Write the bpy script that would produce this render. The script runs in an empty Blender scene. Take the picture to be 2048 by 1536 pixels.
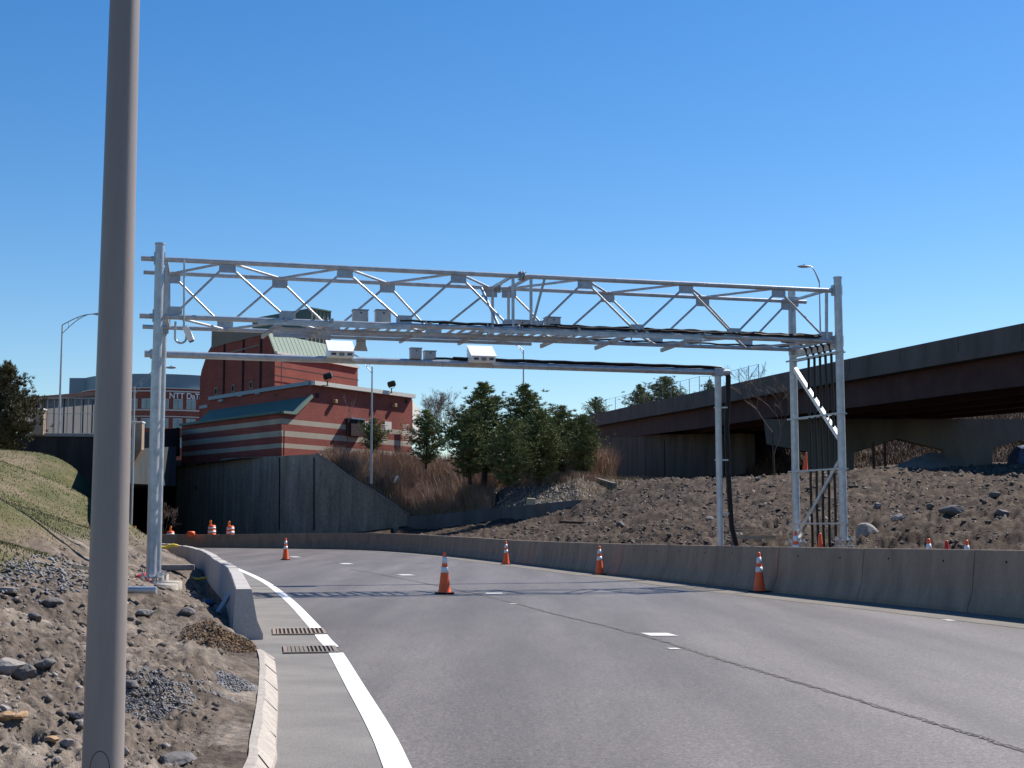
import bpy, bmesh, math, random
import numpy as np
from mathutils import Vector, Matrix
from mathutils.geometry import tessellate_polygon
R = math.radians
random.seed(7); rng = np.random.default_rng(11)
scn = bpy.context.scene
col = scn.collection

# ------------------------------------------------------------------ camera
EYE = 1.42; F = 2800.0; HZ = 1052.0
PITCH = math.atan((HZ - 768) / F); CP, SP = math.cos(PITCH), math.sin(PITCH)
cam_d = bpy.data.cameras.new('camera'); cam = bpy.data.objects.new('camera', cam_d); col.objects.link(cam)
cam_d.sensor_width = 36; cam_d.lens = 36 * F / 2048; cam_d.clip_start = .1; cam_d.clip_end = 6000
cam.location = (0, 0, EYE); cam.rotation_euler = (R(90) + PITCH, 0, 0)
scn.camera = cam
# ------------------------------------------------------------------ light
SUNV = Vector((.72, .60, 1.0)).normalized()
w = bpy.data.worlds.new("World"); scn.world = w; w.use_nodes = True
nt = w.node_tree; bg = nt.nodes['Background']
sky = nt.nodes.new('ShaderNodeTexSky'); sky.sky_type = 'NISHITA'; sky.sun_disc = False
sky.sun_elevation = math.asin(SUNV.z); sky.sun_rotation = math.atan2(SUNV.x, SUNV.y)
sky.air_density = 1.0; sky.dust_density = 0.15; sky.ozone_density = 3.0
hsv = nt.nodes.new('ShaderNodeHueSaturation'); hsv.inputs['Saturation'].default_value = 1.34; hsv.inputs['Hue'].default_value = .504
nt.links.new(sky.outputs[0], hsv.inputs['Color']); nt.links.new(hsv.outputs[0], bg.inputs[0]); bg.inputs[1].default_value = .066
sd = bpy.data.lights.new('sun', 'SUN'); sd.energy = 3.9; sd.angle = R(.53); sd.color = (1, .95, .88)
so = bpy.data.objects.new('sun', sd); col.objects.link(so)
so.rotation_euler = SUNV.to_track_quat('Z', 'Y').to_euler(); so.location = (0, 0, 50)
scn.view_settings.view_transform = 'Standard'; scn.view_settings.look = 'None'
scn.view_settings.exposure = 1.0; scn.view_settings.gamma = 1

# ------------------------------------------------------------------ helpers
def ray(px, py):
    u = (px - 1024) / F; v = (768 - py) / F
    return Vector((u, CP - v * SP, SP + v * CP))
def P(px, py, Y):
    r = ray(px, py); t = Y / r.y
    return Vector((r.x * t, Y, EYE + r.z * t))
def G(px, py, z=0.0):
    r = ray(px, py); t = (z - EYE) / r.z
    return Vector((r.x * t, r.y * t, z))
def XY(px, Y):                      # plan point seen at column px (near the horizon row)
    p = P(px, HZ, Y); return Vector((p.x, p.y, 0))
def WP(px, py, A, B):               # where a line of sight meets the upright plane through A and B
    r = ray(px, py); n = Vector((-(B.y - A.y), B.x - A.x, 0))
    t = n.dot(Vector((A.x, A.y, 0))) / n.dot(Vector((r.x, r.y, 0)))
    return Vector((r.x * t, r.y * t, EYE + r.z * t))
def tag(o, label=None, cat=None, group=None, kind=None):
    if label: o['label'] = label
    if cat: o['category'] = cat
    if group: o['group'] = group
    if kind: o['kind'] = kind
    return o
def thing(name, loc, label, cat, group=None, rz=0):
    o = bpy.data.objects.new(name, None); col.objects.link(o); o.location = loc; o.rotation_euler = (0, 0, rz)
    o.empty_display_size = .2
    return tag(o, label, cat, group)
class MB:
    def __init__(s): s.v = []; s.f = []; s.sm = []; s.mi = []
    def add(s, vs, fs, smooth=False, mi=0):
        b = len(s.v); s.v += [tuple(x) for x in vs]
        for f in fs: s.f.append([i + b for i in f]); s.sm.append(smooth); s.mi.append(mi)
        return s
    def box(s, c, size, rz=0, mi=0, rot=None):
        hx, hy, hz = [k / 2 for k in size]
        M = rot if rot is not None else Matrix.Rotation(rz, 3, 'Z')
        vs = [Vector(c) + M @ Vector((x * hx, y * hy, z * hz)) for z in (-1, 1) for y in (-1, 1) for x in (-1, 1)]
        return s.add(vs, [(0, 2, 3, 1), (4, 5, 7, 6), (0, 1, 5, 4), (2, 6, 7, 3), (0, 4, 6, 2), (1, 3, 7, 5)], False, mi)
    def bar(s, p, q, wd, ht, up=(0, 0, 1), mi=0):   # box beam between two points
        p, q = Vector(p), Vector(q); d = (q - p); L = d.length; d.normalize()
        sx = d.cross(Vector(up));
        if sx.length < 1e-4: sx = d.cross(Vector((0, 1, 0)))
        sx.normalize(); u = sx.cross(d)
        M = Matrix((sx, d, u)).transposed()
        return s.box((p + q) / 2, (wd, L, ht), rot=M, mi=mi)
    def tube(s, p, q, r0, r1=None, n=12, mi=0, cap=True):
        p, q = Vector(p), Vector(q); r1 = r0 if r1 is None else r1
        d = (q - p).normalized(); a = d.orthogonal().normalized(); b = d.cross(a)
        vs = []
        for c, r in ((p, r0), (q, r1)):
            for i in range(n):
                t = 2 * math.pi * i / n; vs.append(c + a * (r * math.cos(t)) + b * (r * math.sin(t)))
        s.add(vs, [(i, (i + 1) % n, n + (i + 1) % n, n + i) for i in range(n)], True, mi)
        if cap:
            s.add(vs[:n], [tuple(range(n))[::-1]], False, mi); s.add(vs[n:], [tuple(range(n))], False, mi)
        return s
    def path(s, pts, r, n=8, mi=0, r1=None):
        pts = [Vector(p) for p in pts]; r1 = r if r1 is None else r1; vs = []; m = len(pts)
        a = None
        for k, p in enumerate(pts):
            d = (pts[min(k + 1, m - 1)] - pts[max(k - 1, 0)]).normalized()
            a = d.orthogonal().normalized() if a is None else (a - d * a.dot(d)).normalized()
            b = d.cross(a); rr = r + (r1 - r) * k / (m - 1)
            for i in range(n):
                t = 2 * math.pi * i / n; vs.append(p + a * (rr * math.cos(t)) + b * (rr * math.sin(t)))
        fs = [(k * n + i, k * n + (i + 1) % n, (k + 1) * n + (i + 1) % n, (k + 1) * n + i) for k in range(m - 1) for i in range(n)]
        s.add(vs, fs, True, mi); s.add(vs[:n], [tuple(range(n))[::-1]], False, mi); s.add(vs[-n:], [tuple(range(n))], False, mi)
        return s
    def lathe(s, prof, c=(0, 0, 0), n=20, mi=0, sy=1.0):
        c = Vector(c); vs = []
        for r, z in prof:
            for i in range(n):
                t = 2 * math.pi * i / n; vs.append(c + Vector((r * math.cos(t), r * sy * math.sin(t), z)))
        m = len(prof)
        return s.add(vs, [(k * n + i, k * n + (i + 1) % n, (k + 1) * n + (i + 1) % n, (k + 1) * n + i) for k in range(m - 1) for i in range(n)], True, mi)
    def prism(s, poly, ext, mi=0, mis=None, capmi=None):   # polygon pushed along a vector
        poly = [Vector(p) for p in poly]; n = len(poly); ext = Vector(ext)
        tri = tessellate_polygon([poly]); cm = mi if capmi is None else capmi
        s.add(poly, [tuple(t) for t in tri], False, cm)
        s.add([p + ext for p in poly], [tuple(t)[::-1] for t in tri], False, cm)
        for i in range(n):
            j = (i + 1) % n
            s.add([poly[i], poly[j], poly[j] + ext, poly[i] + ext], [(0, 1, 2, 3)], False, mis[i] if mis else mi)
        return s
    def build(s, name, mats, parent=None, bevel=0, kind=None):
        me = bpy.data.meshes.new(name); me.from_pydata(s.v, [], s.f)
        mats = mats if isinstance(mats, (list, tuple)) else [mats]
        for m in mats: me.materials.append(m)
        me.polygons.foreach_set('use_smooth', s.sm); me.polygons.foreach_set('material_index', s.mi)
        bm = bmesh.new(); bm.from_mesh(me); bmesh.ops.recalc_face_normals(bm, faces=bm.faces); bm.to_mesh(me); bm.free()
        me.update()
        o = bpy.data.objects.new(name, me); col.objects.link(o)
        if parent is not None:
            o.parent = parent; o.matrix_parent_inverse = parent_inv(parent)
        if bevel:
            b = o.modifiers.new('bevel', 'BEVEL'); b.width = bevel; b.segments = 2; b.limit_method = 'ANGLE'; b.angle_limit = R(40)
        if kind: o['kind'] = kind
        return o
def parent_inv(p):
    M = Matrix.LocRotScale(p.location, p.rotation_euler, p.scale)
    q = p.parent
    if q is not None: M = q_world(q) @ p.matrix_parent_inverse @ M
    return M.inverted()
def q_world(p):
    M = Matrix.LocRotScale(p.location, p.rotation_euler, p.scale)
    if p.parent is not None: M = q_world(p.parent) @ p.matrix_parent_inverse @ M
    return M
def copy_tree(o, parent=None):
    c = o.copy(); col.objects.link(c)
    if parent is not None: c.parent = parent
    for ch in list(o.children): copy_tree(ch, c)
    return c
def bare(v, f, name, mat, kind=None, attr=None):
    me = bpy.data.meshes.new(name); v = np.asarray(v, np.float32); f = np.asarray(f, np.int32)
    k = f.shape[1]
    me.vertices.add(len(v)); me.vertices.foreach_set('co', v.ravel())
    me.loops.add(f.size); me.loops.foreach_set('vertex_index', f.ravel())
    me.polygons.add(len(f)); me.polygons.foreach_set('loop_start', np.arange(0, f.size, k, dtype=np.int32))
    me.update(calc_edges=True); me.materials.append(mat)
    if attr:
        for an, av in attr.items():
            a = me.attributes.new(an, 'FLOAT', 'POINT'); a.data.foreach_set('value', np.asarray(av, np.float32))
    o = bpy.data.objects.new(name, me); col.objects.link(o)
    if kind: o['kind'] = kind
    return o

# ---- numpy noise
_perm = rng.permutation(4096); _val = rng.random(4096)
def vnoise(x, y):
    xi = np.floor(x).astype(int); yi = np.floor(y).astype(int); fx = x - xi; fy = y - yi
    fx = fx * fx * (3 - 2 * fx); fy = fy * fy * (3 - 2 * fy)
    h = lambda a, b: _val[_perm[(a + _perm[b & 4095]) & 4095]]
    return (h(xi, yi) * (1 - fx) + h(xi + 1, yi) * fx) * (1 - fy) + (h(xi, yi + 1) * (1 - fx) + h(xi + 1, yi + 1) * fx) * fy
def fbm(x, y, o=4, g=.5, rough=False):
    s = 0; a = 1; t = 0
    for k in range(o):
        n = vnoise(x * 2 ** k + 17.3 * k, y * 2 ** k + 9.1 * k)
        if rough: n = 1 - np.abs(2 * n - 1)
        s = s + a * n; t += a; a *= g
    return s / t

# ------------------------------------------------------------------ materials
def mat(name, base, rough=.8, metal=0, var=.15, scale=6, bump=0, bscale=40, spec=.3, detail=6, col2=None, stretch=None, fine=0, fscale=80):
    m = bpy.data.materials.new(name); m.use_nodes = True; n = m.node_tree; b = n.nodes['Principled BSDF']
    tc = n.nodes.new('ShaderNodeTexCoord'); src = tc.outputs['Object']
    if stretch:
        mp = n.nodes.new('ShaderNodeMapping'); mp.inputs['Scale'].default_value = stretch; n.links.new(src, mp.inputs[0]); src2 = mp.outputs[0]
    else: src2 = src
    t = n.nodes.new('ShaderNodeTexNoise'); t.inputs['Scale'].default_value = scale; t.inputs['Detail'].default_value = detail; t.inputs['Roughness'].default_value = .65
    n.links.new(src2, t.inputs['Vector'])
    r = n.nodes.new('ShaderNodeValToRGB'); n.links.new(t.outputs[0], r.inputs[0])
    c = Vector(base[:3]); c2 = Vector(col2) if col2 else c * (1 + var); c1 = c if col2 else c * (1 - var)
    r.color_ramp.elements[0].position = .32; r.color_ramp.elements[0].color = (*c1, 1)
    r.color_ramp.elements[1].position = .68; r.color_ramp.elements[1].color = (*c2, 1)
    out = r.outputs[0]
    if fine:
        t3 = n.nodes.new('ShaderNodeTexNoise'); t3.inputs['Scale'].default_value = fscale; t3.inputs['Detail'].default_value = 3
        n.links.new(src, t3.inputs['Vector'])
        mr = n.nodes.new('ShaderNodeMapRange'); mr.inputs[1].default_value = .3; mr.inputs[2].default_value = .7; mr.inputs[3].default_value = 1 - fine; mr.inputs[4].default_value = 1 + fine
        n.links.new(t3.outputs[0], mr.inputs[0])
        mx = n.nodes.new('ShaderNodeVectorMath'); mx.operation = 'SCALE'; n.links.new(out, mx.inputs[0]); n.links.new(mr.outputs[0], mx.inputs['Scale']); out = mx.outputs[0]
    n.links.new(out, b.inputs['Base Color'])
    b.inputs['Roughness'].default_value = rough; b.inputs['Metallic'].default_value = metal; b.inputs['Specular IOR Level'].default_value = spec
    if bump:
        t2 = n.nodes.new('ShaderNodeTexNoise'); t2.inputs['Scale'].default_value = bscale; t2.inputs['Detail'].default_value = 6
        n.links.new(src, t2.inputs['Vector'])
        bp = n.nodes.new('ShaderNodeBump'); bp.inputs['Strength'].default_value = bump; bp.inputs['Distance'].default_value = .02
        n.links.new(t2.outputs[0], bp.inputs['Height']); n.links.new(bp.outputs[0], b.inputs['Normal'])
    m['out'] = 0
    return m
M = {}
M['galv'] = mat('galvanised steel', (.44, .455, .475), .40, .5, .2, 5, .15, 30, .5)
M['galv_dark'] = mat('galvanised steel plate', (.36, .39, .43), .5, .5, .15, 6, .1, 30, .5)
M['rail'] = mat('dull bracket steel', (.40, .39, .38), .5, .4, .15, 6)
M['polepaint'] = mat('taupe painted steel pole', (.24, .205, .188), .42, .0, .10, 9, .06, 120, .5, stretch=(1, 1, .12))
M['cable'] = mat('black rubber cable', (.012, .012, .014), .45, 0, .2, 6)
M['cabinet'] = mat('grey cabinet enamel', (.42, .42, .43), .5, .1, .05, 4)
M['white'] = mat('white enamel housing', (.82, .82, .80), .4, 0, .03, 4)
M['darkglass'] = mat('dark lens glass', (.02, .02, .025), .15, 0, .1, 4, spec=.6)
M['vent'] = mat('tan vent panel', (.25, .23, .20), .6, 0, .1, 12)
M['barrier'] = mat('aged barrier concrete', (.315, .232, .166), .9, 0, .20, 2.2, .35, 40, .2, stretch=(1, 1, .35), fine=.10, fscale=30)
M['barrier_new'] = mat('pale barrier concrete', (.40, .37, .35), .9, 0, .10, 2.2, .3, 50, .2, fine=.08, fscale=30)
M['kerb'] = mat('granite kerb', (.36, .32, .28), .9, 0, .18, 8, .4, 60, .2, fine=.15)
M['darkwall'] = mat('stained shade-dark concrete', (.035, .033, .032), .95, 0, .35, .9, .3, 6, .15, stretch=(1, 1, .18))  # stained concrete, darkened further to put the wall's shade into its colour
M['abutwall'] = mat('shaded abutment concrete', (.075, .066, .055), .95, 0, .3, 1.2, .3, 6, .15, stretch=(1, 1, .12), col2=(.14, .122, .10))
M['retain'] = mat('weathered retaining wall concrete', (.21, .17, .125), .95, 0, .35, 1.6, .3, 6, .15, stretch=(1, 1, .10), fine=.14, fscale=4, col2=(.42, .345, .27))
M['bridgecon'] = mat('bridge parapet concrete', (.115, .100, .092), .95, 0, .22, .6, .2, 6, .15, stretch=(1, 1, .3))
M['pier'] = mat('bridge pier concrete', (.15, .142, .128), .95, 0, .25, .5, .2, 6, .15, stretch=(1, 1, .3))
M['girder'] = mat('rust brown girder paint', (.060, .028, .026), .8, 0, .3, .8)
M['footing'] = mat('new footing concrete', (.34, .31, .27), .9, 0, .1, 8, .3, 60)
M['orange'] = mat('orange cone plastic', (.92, .125, .03), .5, 0, .10, 7, spec=.4)
M['reflect'] = mat('white reflective collar', (.74, .76, .77), .35, 0, .05, 20, spec=.5)
M['rubber'] = mat('black rubber base', (.02, .018, .017), .8, 0, .2, 20)
M['amber'] = mat('amber lamp lens', (.85, .30, .03), .3, 0, .05, 10, spec=.6)
M['redplastic'] = mat('red plastic', (.55, .03, .02), .5, 0, .1, 10)
M['yellow'] = mat('yellow plastic', (.70, .52, .05), .5, 0, .1, 10)
M['bluetarp'] = mat('blue tarpaulin', (.025, .05, .12), .6, 0, .3, 4, .6, 6)
M['timber'] = mat('weathered timber', (.36, .29, .21), .85, 0, .2, 3, .2, 30, stretch=(1, 8, 8))
M['paint'] = mat('white road paint', (.80, .80, .80), .7, 0, .04, 30, .2, 200, fine=.05, fscale=120)
M['oldpaint'] = mat('worn white road paint', (.56, .55, .53), .8, 0, .15, 20, .2, 200)
M['grate'] = mat('rusty cast iron', (.10, .07, .055), .8, .2, .3, 20, .3, 80)
M['ironlight'] = mat('dusty worn iron', (.24, .19, .155), .8, .1, .25, 20)
M['beige'] = mat('beige stone panel', (.22, .19, .15), .9, 0, .1, 1)
M['greenroof'] = mat('pale green standing seam metal', (.17, .225, .18), .75, .0, .06, .6)
M['greendark'] = mat('dark green patina metal', (.06, .13, .12), .6, .1, .12, 1)
M['cap'] = mat('pale stone coping', (.62, .58, .52), .85, 0, .05, 2)
M['glass'] = mat('window glass', (.10, .17, .20), .12, 0, .2, .5, spec=.7)
M['shade_glass'] = mat('curtained window glass', (.28, .36, .36), .3, 0, .15, 1, spec=.6)
M['bluegrey'] = mat('blue grey metal cladding', (.17, .235, .29), .45, .2, .05, .4)
M['panel'] = mat('grey noise wall panel', (.20, .19, .185), .9, 0, .12, .8, stretch=(1, 1, .4))
M['darkmaroon'] = mat('dark maroon screen', (.03, .015, .018), .8, 0, .2, 1)
M['bark'] = mat('grey brown bark', (.07, .052, .042), .95, 0, .25, 8, .6, 30)
M['twig'] = mat('bare grey twigs', (.16, .12, .10), .95, 0, .2, 5)
M['needle'] = mat('pine needles', (.065, .095, .036), .75, 0, .3, 1.2, col2=(.24, .25, .09), detail=3)
M['needle2'] = mat('browned pine needles', (.045, .058, .032), .75, 0, .3, .9, col2=(.16, .115, .055), detail=3)
M['brush'] = mat('dry brown brush stems', (.21, .135, .095), .95, 0, .3, .35, col2=(.41, .285, .20), detail=5)
M['reed'] = mat('straw coloured dead reeds', (.24, .18, .11), .95, 0, .2, 1, col2=(.36, .29, .19))
M['grassblade'] = mat('short spring grass blades', (.085, .10, .035), .9, 0, .2, .5, col2=(.20, .175, .085), detail=5)
M['rock'] = mat('grey field stone', (.13, .12, .12), .9, 0, .25, 7, .5, 30, fine=.15, fscale=40)
M['rockpale'] = mat('pale broken stone', (.27, .24, .22), .9, 0, .2, 7, .5, 30)
M['rocktan'] = mat('tan sandstone', (.36, .23, .13), .9, 0, .2, 7, .5, 30)
M['clod'] = mat('loose soil clods', (.085, .068, .056), .95, 0, .35, 1.3, .4, 60, col2=(.19, .162, .138), detail=8)
M['clodark'] = mat('dark mound clods', (.050, .040, .034), .95, 0, .35, 1.3, .4, 60, col2=(.12, .098, .084), detail=8)  # darker tint of the soil clods, for the right-hand mound
M['gravelm'] = mat('blue grey crushed stone', (.13, .13, .14), .9, 0, .3, 25, col2=(.25, .245, .25))
M['leafm'] = mat('dead leaves', (.10, .065, .04), .9, 0, .3, 12, col2=(.26, .17, .10))
M['signwhite'] = mat('white sign letters', (.80, .80, .80), .5, 0, .02, 2)
M['black'] = mat('black fixture metal', (.015, .014, .014), .4, .3, .1, 6)
M['lampgrey'] = mat('lamp aluminium', (.42, .42, .42), .45, .5, .08, 4)
M['fencewire'] = mat('fence wire and posts', (.20, .20, .21), .6, .4, .1, 4)
M['tunneldark'] = mat('recess shade black', (.012, .012, .013), .95, 0, .2, 1)  # shade of the tunnel and other recesses is put into this near-black
M['portal'] = mat('portal header concrete', (.045, .052, .056), .95, 0, .25, .6, stretch=(1, 1, .2))
M['plywood'] = mat('pale board', (.50, .42, .26), .85, 0, .1, 4)

def ground_mat():
    m = bpy.data.materials.new('dirt and grass ground'); m.use_nodes = True; n = m.node_tree; L = n.links; b = n.nodes['Principled BSDF']
    tc = n.nodes.new('ShaderNodeTexCoord')
    def noise(sc, det=8, ro=.65):
        t = n.nodes.new('ShaderNodeTexNoise'); t.inputs['Scale'].default_value = sc; t.inputs['Detail'].default_value = det; t.inputs['Roughness'].default_value = ro
        L.new(tc.outputs['Object'], t.inputs['Vector']); return t.outputs[0]
    def ramp(src, stops):
        r = n.nodes.new('ShaderNodeValToRGB'); L.new(src, r.inputs[0]); e = r.color_ramp.elements
        while len(e) < len(stops): e.new(.5)
        for k, (p, c) in enumerate(stops): e[k].position = p; e[k].color = (*c, 1)
        return r.outputs[0]
    def mixc(f, a, c, mode='MIX'):
        x = n.nodes.new('ShaderNodeMix'); x.data_type = 'RGBA'; x.blend_type = mode
        if isinstance(f, float): x.inputs[0].default_value = f
        else: L.new(f, x.inputs[0])
        L.new(a, x.inputs[6]); L.new(c, x.inputs[7]); return x.outputs[2]
    dirt = ramp(noise(.9, 10, .7), [(.34, (.070, .055, .046)), (.5, (.150, .122, .100)), (.64, (.255, .215, .180))])
    fine = ramp(noise(7, 9, .85), [(.34, (.42, .40, .39)), (.5, (.95, .95, .95)), (.66, (1.5, 1.47, 1.43))])
    dirt = mixc(1.0, dirt, fine, 'MULTIPLY')
    grass = ramp(noise(.35, 9, .7), [(.36, (.075, .080, .034)), (.46, (.105, .100, .050)), (.54, (.15, .122, .078)), (.64, (.20, .16, .112))])
    gf = ramp(noise(14, 6, .7), [(.3, (.6, .6, .6)), (.7, (1.3, 1.3, 1.25))])
    grass = mixc(1.0, grass, gf, 'MULTIPLY')
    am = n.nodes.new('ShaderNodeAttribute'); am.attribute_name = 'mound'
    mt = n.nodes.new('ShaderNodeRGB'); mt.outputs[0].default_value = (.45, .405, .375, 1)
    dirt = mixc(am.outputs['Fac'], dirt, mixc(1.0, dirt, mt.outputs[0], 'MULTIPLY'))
    at = n.nodes.new('ShaderNodeAttribute'); at.attribute_name = 'grass'
    c = mixc(at.outputs['Fac'], dirt, grass); L.new(c, b.inputs['Base Color'])
    b.inputs['Roughness'].default_value = .97; b.inputs['Specular IOR Level'].default_value = .1
    bp = n.nodes.new('ShaderNodeBump'); bp.inputs['Strength'].default_value = .9; bp.inputs['Distance'].default_value = .03
    L.new(noise(16, 8, .7), bp.inputs['Height']); L.new(bp.outputs[0], b.inputs['Normal'])
    return m
M['ground'] = ground_mat()
def asphalt():
    m = bpy.data.materials.new('worn asphalt'); m.use_nodes = True; n = m.node_tree; L = n.links; b = n.nodes['Principled BSDF']
    tc = n.nodes.new('ShaderNodeTexCoord')
    def noise(sc, det=6, ro=.6, st=None):
        t = n.nodes.new('ShaderNodeTexNoise'); t.inputs['Scale'].default_value = sc; t.inputs['Detail'].default_value = det; t.inputs['Roughness'].default_value = ro
        s = tc.outputs['Object']
        if st: mp = n.nodes.new('ShaderNodeMapping'); mp.inputs['Scale'].default_value = st; mp.inputs['Rotation'].default_value = (0, 0, R(14)); L.new(s, mp.inputs[0]); s = mp.outputs[0]
        L.new(s, t.inputs['Vector']); return t.outputs[0]
    def ramp(src, stops):
        r = n.nodes.new('ShaderNodeValToRGB'); L.new(src, r.inputs[0]); e = r.color_ramp.elements
        while len(e) < len(stops): e.new(.5)
        for k, (p, c) in enumerate(stops): e[k].position = p; e[k].color = (*c, 1)
        return r.outputs[0]
    def mul(a, c):
        x = n.nodes.new('ShaderNodeMix'); x.data_type = 'RGBA'; x.blend_type = 'MULTIPLY'; x.inputs[0].default_value = 1
        L.new(a, x.inputs[6]); L.new(c, x.inputs[7]); return x.outputs[2]
    c = ramp(noise(.22, 6, .6, (1, .35, 1)), [(.3, (.108, .093, .082)), (.7, (.158, .138, .124))])
    c = mul(c, ramp(noise(2.5, 7, .7, (1, .4, 1)), [(.3, (.88, .87, .86)), (.7, (1.08, 1.08, 1.08))]))
    c = mul(c, ramp(noise(38, 5, .85), [(.36, (.42, .41, .40)), (.5, (1, 1, 1)), (.63, (1.7, 1.66, 1.66))]))
    c = mul(c, ramp(noise(15, 5, .85), [(.36, (.66, .65, .64)), (.5, (1, 1, 1)), (.64, (1.34, 1.33, 1.32))]))
    c = mul(c, ramp(noise(95, 2, .5), [(.36, (.55, .54, .53)), (.42, (1, 1, 1)), (.60, (1, 1, 1)), (.66, (1.5, 1.48, 1.45))]))
    c = mul(c, ramp(noise(.55, 4, .55, (1.6, .12, 1)), [(.36, (.78, .76, .74)), (.64, (1.14, 1.14, 1.15))]))
    L.new(c, b.inputs['Base Color']); b.inputs['Roughness'].default_value = .55; b.inputs['Specular IOR Level'].default_value = .40
    bp = n.nodes.new('ShaderNodeBump'); bp.inputs['Strength'].default_value = .5; bp.inputs['Distance'].default_value = .008
    L.new(noise(60, 4, .75), bp.inputs['Height']); L.new(bp.outputs[0], b.inputs['Normal'])
    return m
M['asphalt'] = asphalt()
M['gutter'] = mat('dusty gutter concrete', (.150, .140, .130), .9, 0, .2, .9, .25, 60, .2, stretch=(.8, 1.1, 1), fine=.14, fscale=60, col2=(.215, .20, .185))
M['gutter2'] = mat('sandy gutter strip', (.168, .15, .13), .9, 0, .15, .8, .2, 60, .2, fine=.12, fscale=60)

def brick_mat(name, base, bands=None, beige=(.40, .345, .27)):
    m = bpy.data.materials.new(name); m.use_nodes = True; n = m.node_tree; L = n.links; b = n.nodes['Principled BSDF']
    tc = n.nodes.new('ShaderNodeTexCoord'); sp = n.nodes.new('ShaderNodeSeparateXYZ'); L.new(tc.outputs['Object'], sp.inputs[0])
    ad = n.nodes.new('ShaderNodeMath'); ad.operation = 'ADD'; L.new(sp.outputs[0], ad.inputs[0]); L.new(sp.outputs[1], ad.inputs[1])
    cb = n.nodes.new('ShaderNodeCombineXYZ'); L.new(ad.outputs[0], cb.inputs[0]); L.new(sp.outputs[2], cb.inputs[1])
    bt = n.nodes.new('ShaderNodeTexBrick'); L.new(cb.outputs[0], bt.inputs['Vector']); bt.inputs['Scale'].default_value = 1
    bt.inputs['Brick Width'].default_value = .3; bt.inputs['Row Height'].default_value = .09; bt.inputs['Mortar Size'].default_value = .008
    bt.inputs['Color1'].default_value = (*[k * .85 for k in base], 1); bt.inputs['Color2'].default_value = (*[k * 1.12 for k in base], 1)
    bt.inputs['Mortar'].default_value = (*[k * .9 + .02 for k in base], 1)
    out = bt.outputs[0]
    t = n.nodes.new('ShaderNodeTexNoise'); t.inputs['Scale'].default_value = .5; t.inputs['Detail'].default_value = 7; L.new(tc.outputs['Object'], t.inputs['Vector'])
    mr = n.nodes.new('ShaderNodeMapRange'); mr.inputs[1].default_value = .3; mr.inputs[2].default_value = .7; mr.inputs[3].default_value = .86; mr.inputs[4].default_value = 1.12; L.new(t.outputs[0], mr.inputs[0])
    if bands:
        tot = None
        for lo, hi in bands:
            g = n.nodes.new('ShaderNodeMath'); g.operation = 'COMPARE'; L.new(sp.outputs[2], g.inputs[0]); g.inputs[1].default_value = (lo + hi) / 2; g.inputs[2].default_value = (hi - lo) / 2
            if tot is None: tot = g.outputs[0]
            else:
                a = n.nodes.new('ShaderNodeMath'); a.operation = 'MAXIMUM'; L.new(tot, a.inputs[0]); L.new(g.outputs[0], a.inputs[1]); tot = a.outputs[0]
        x = n.nodes.new('ShaderNodeMix'); x.data_type = 'RGBA'; L.new(tot, x.inputs[0]); L.new(out, x.inputs[6]); x.inputs[7].default_value = (*beige, 1); out = x.outputs[2]
    s = n.nodes.new('ShaderNodeVectorMath'); s.operation = 'SCALE'; L.new(out, s.inputs[0]); L.new(mr.outputs[0], s.inputs['Scale'])
    L.new(s.outputs[0], b.inputs['Base Color']); b.inputs['Roughness'].default_value = .9; b.inputs['Specular IOR Level'].default_value = .2
    return m
BR = (.255, .070, .052)
M['brick_band'] = brick_mat('red brick with beige courses', BR, [(10.02, 10.45), (8.96, 9.44), (7.99, 8.38)])
M['brick'] = brick_mat('red brick', BR)
M['brick_far'] = brick_mat('far red brick', (.27, .085, .06))

# ------------------------------------------------------------------ boundary lines
KO = [(502, 1536), (514, 1479), (523, 1425), (528, 1373), (528, 1319), (519, 1292)]
LB = [(-1.10, -20), (-1.15, 3), (-1.22, 5)] + [(G(x_, y_, .13).x, G(x_, y_, .13).y) for x_, y_ in KO] + [(-3.30, 17.4), (-4.95, 25.2), (-5.5, 27.6), (-7.1, 34), (-9.35, 43), (-11.9, 52), (-14.2, 59), (-17.0, 66), (-22, 72), (-34, 77), (-60, 80)]
RBpx = [(2040, 1237), (1850, 1216), (1690, 1200), (1520, 1182), (1350, 1162), (1200, 1146), (1100, 1134), (1014, 1124), (930, 1114.5), (850, 1107), (770, 1101.5), (700, 1099)]
RB = [(G(x, y).x, G(x, y).y) for x, y in RBpx]
d0 = Vector((RB[0][0] - RB[1][0], RB[0][1] - RB[1][1])).normalized()
RB = [(RB[0][0] + d0.x * k + .004 * k * k, RB[0][1] + d0.y * k) for k in (40, 30, 20, 12, 6)] + RB
RBfar = [(G(x, y).x, G(x, y).y) for x, y in [(640, 1097.8), (570, 1097), (500, 1096.2), (420, 1095.4), (340, 1094.6)]] + [(-34, 93), (-60, 95)]
RBall = RB + RBfar
lbx = np.array([p[0] for p in LB]); lby = np.array([p[1] for p in LB])
rbx = np.array([p[0] for p in RB]); rby = np.array([p[1] for p in RB])
fx = np.array([p[0] for p in RBfar[::-1]] + [RB[-1][0]]); fy = np.array([p[1] for p in RBfar[::-1]] + [RB[-1][1]])

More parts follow.
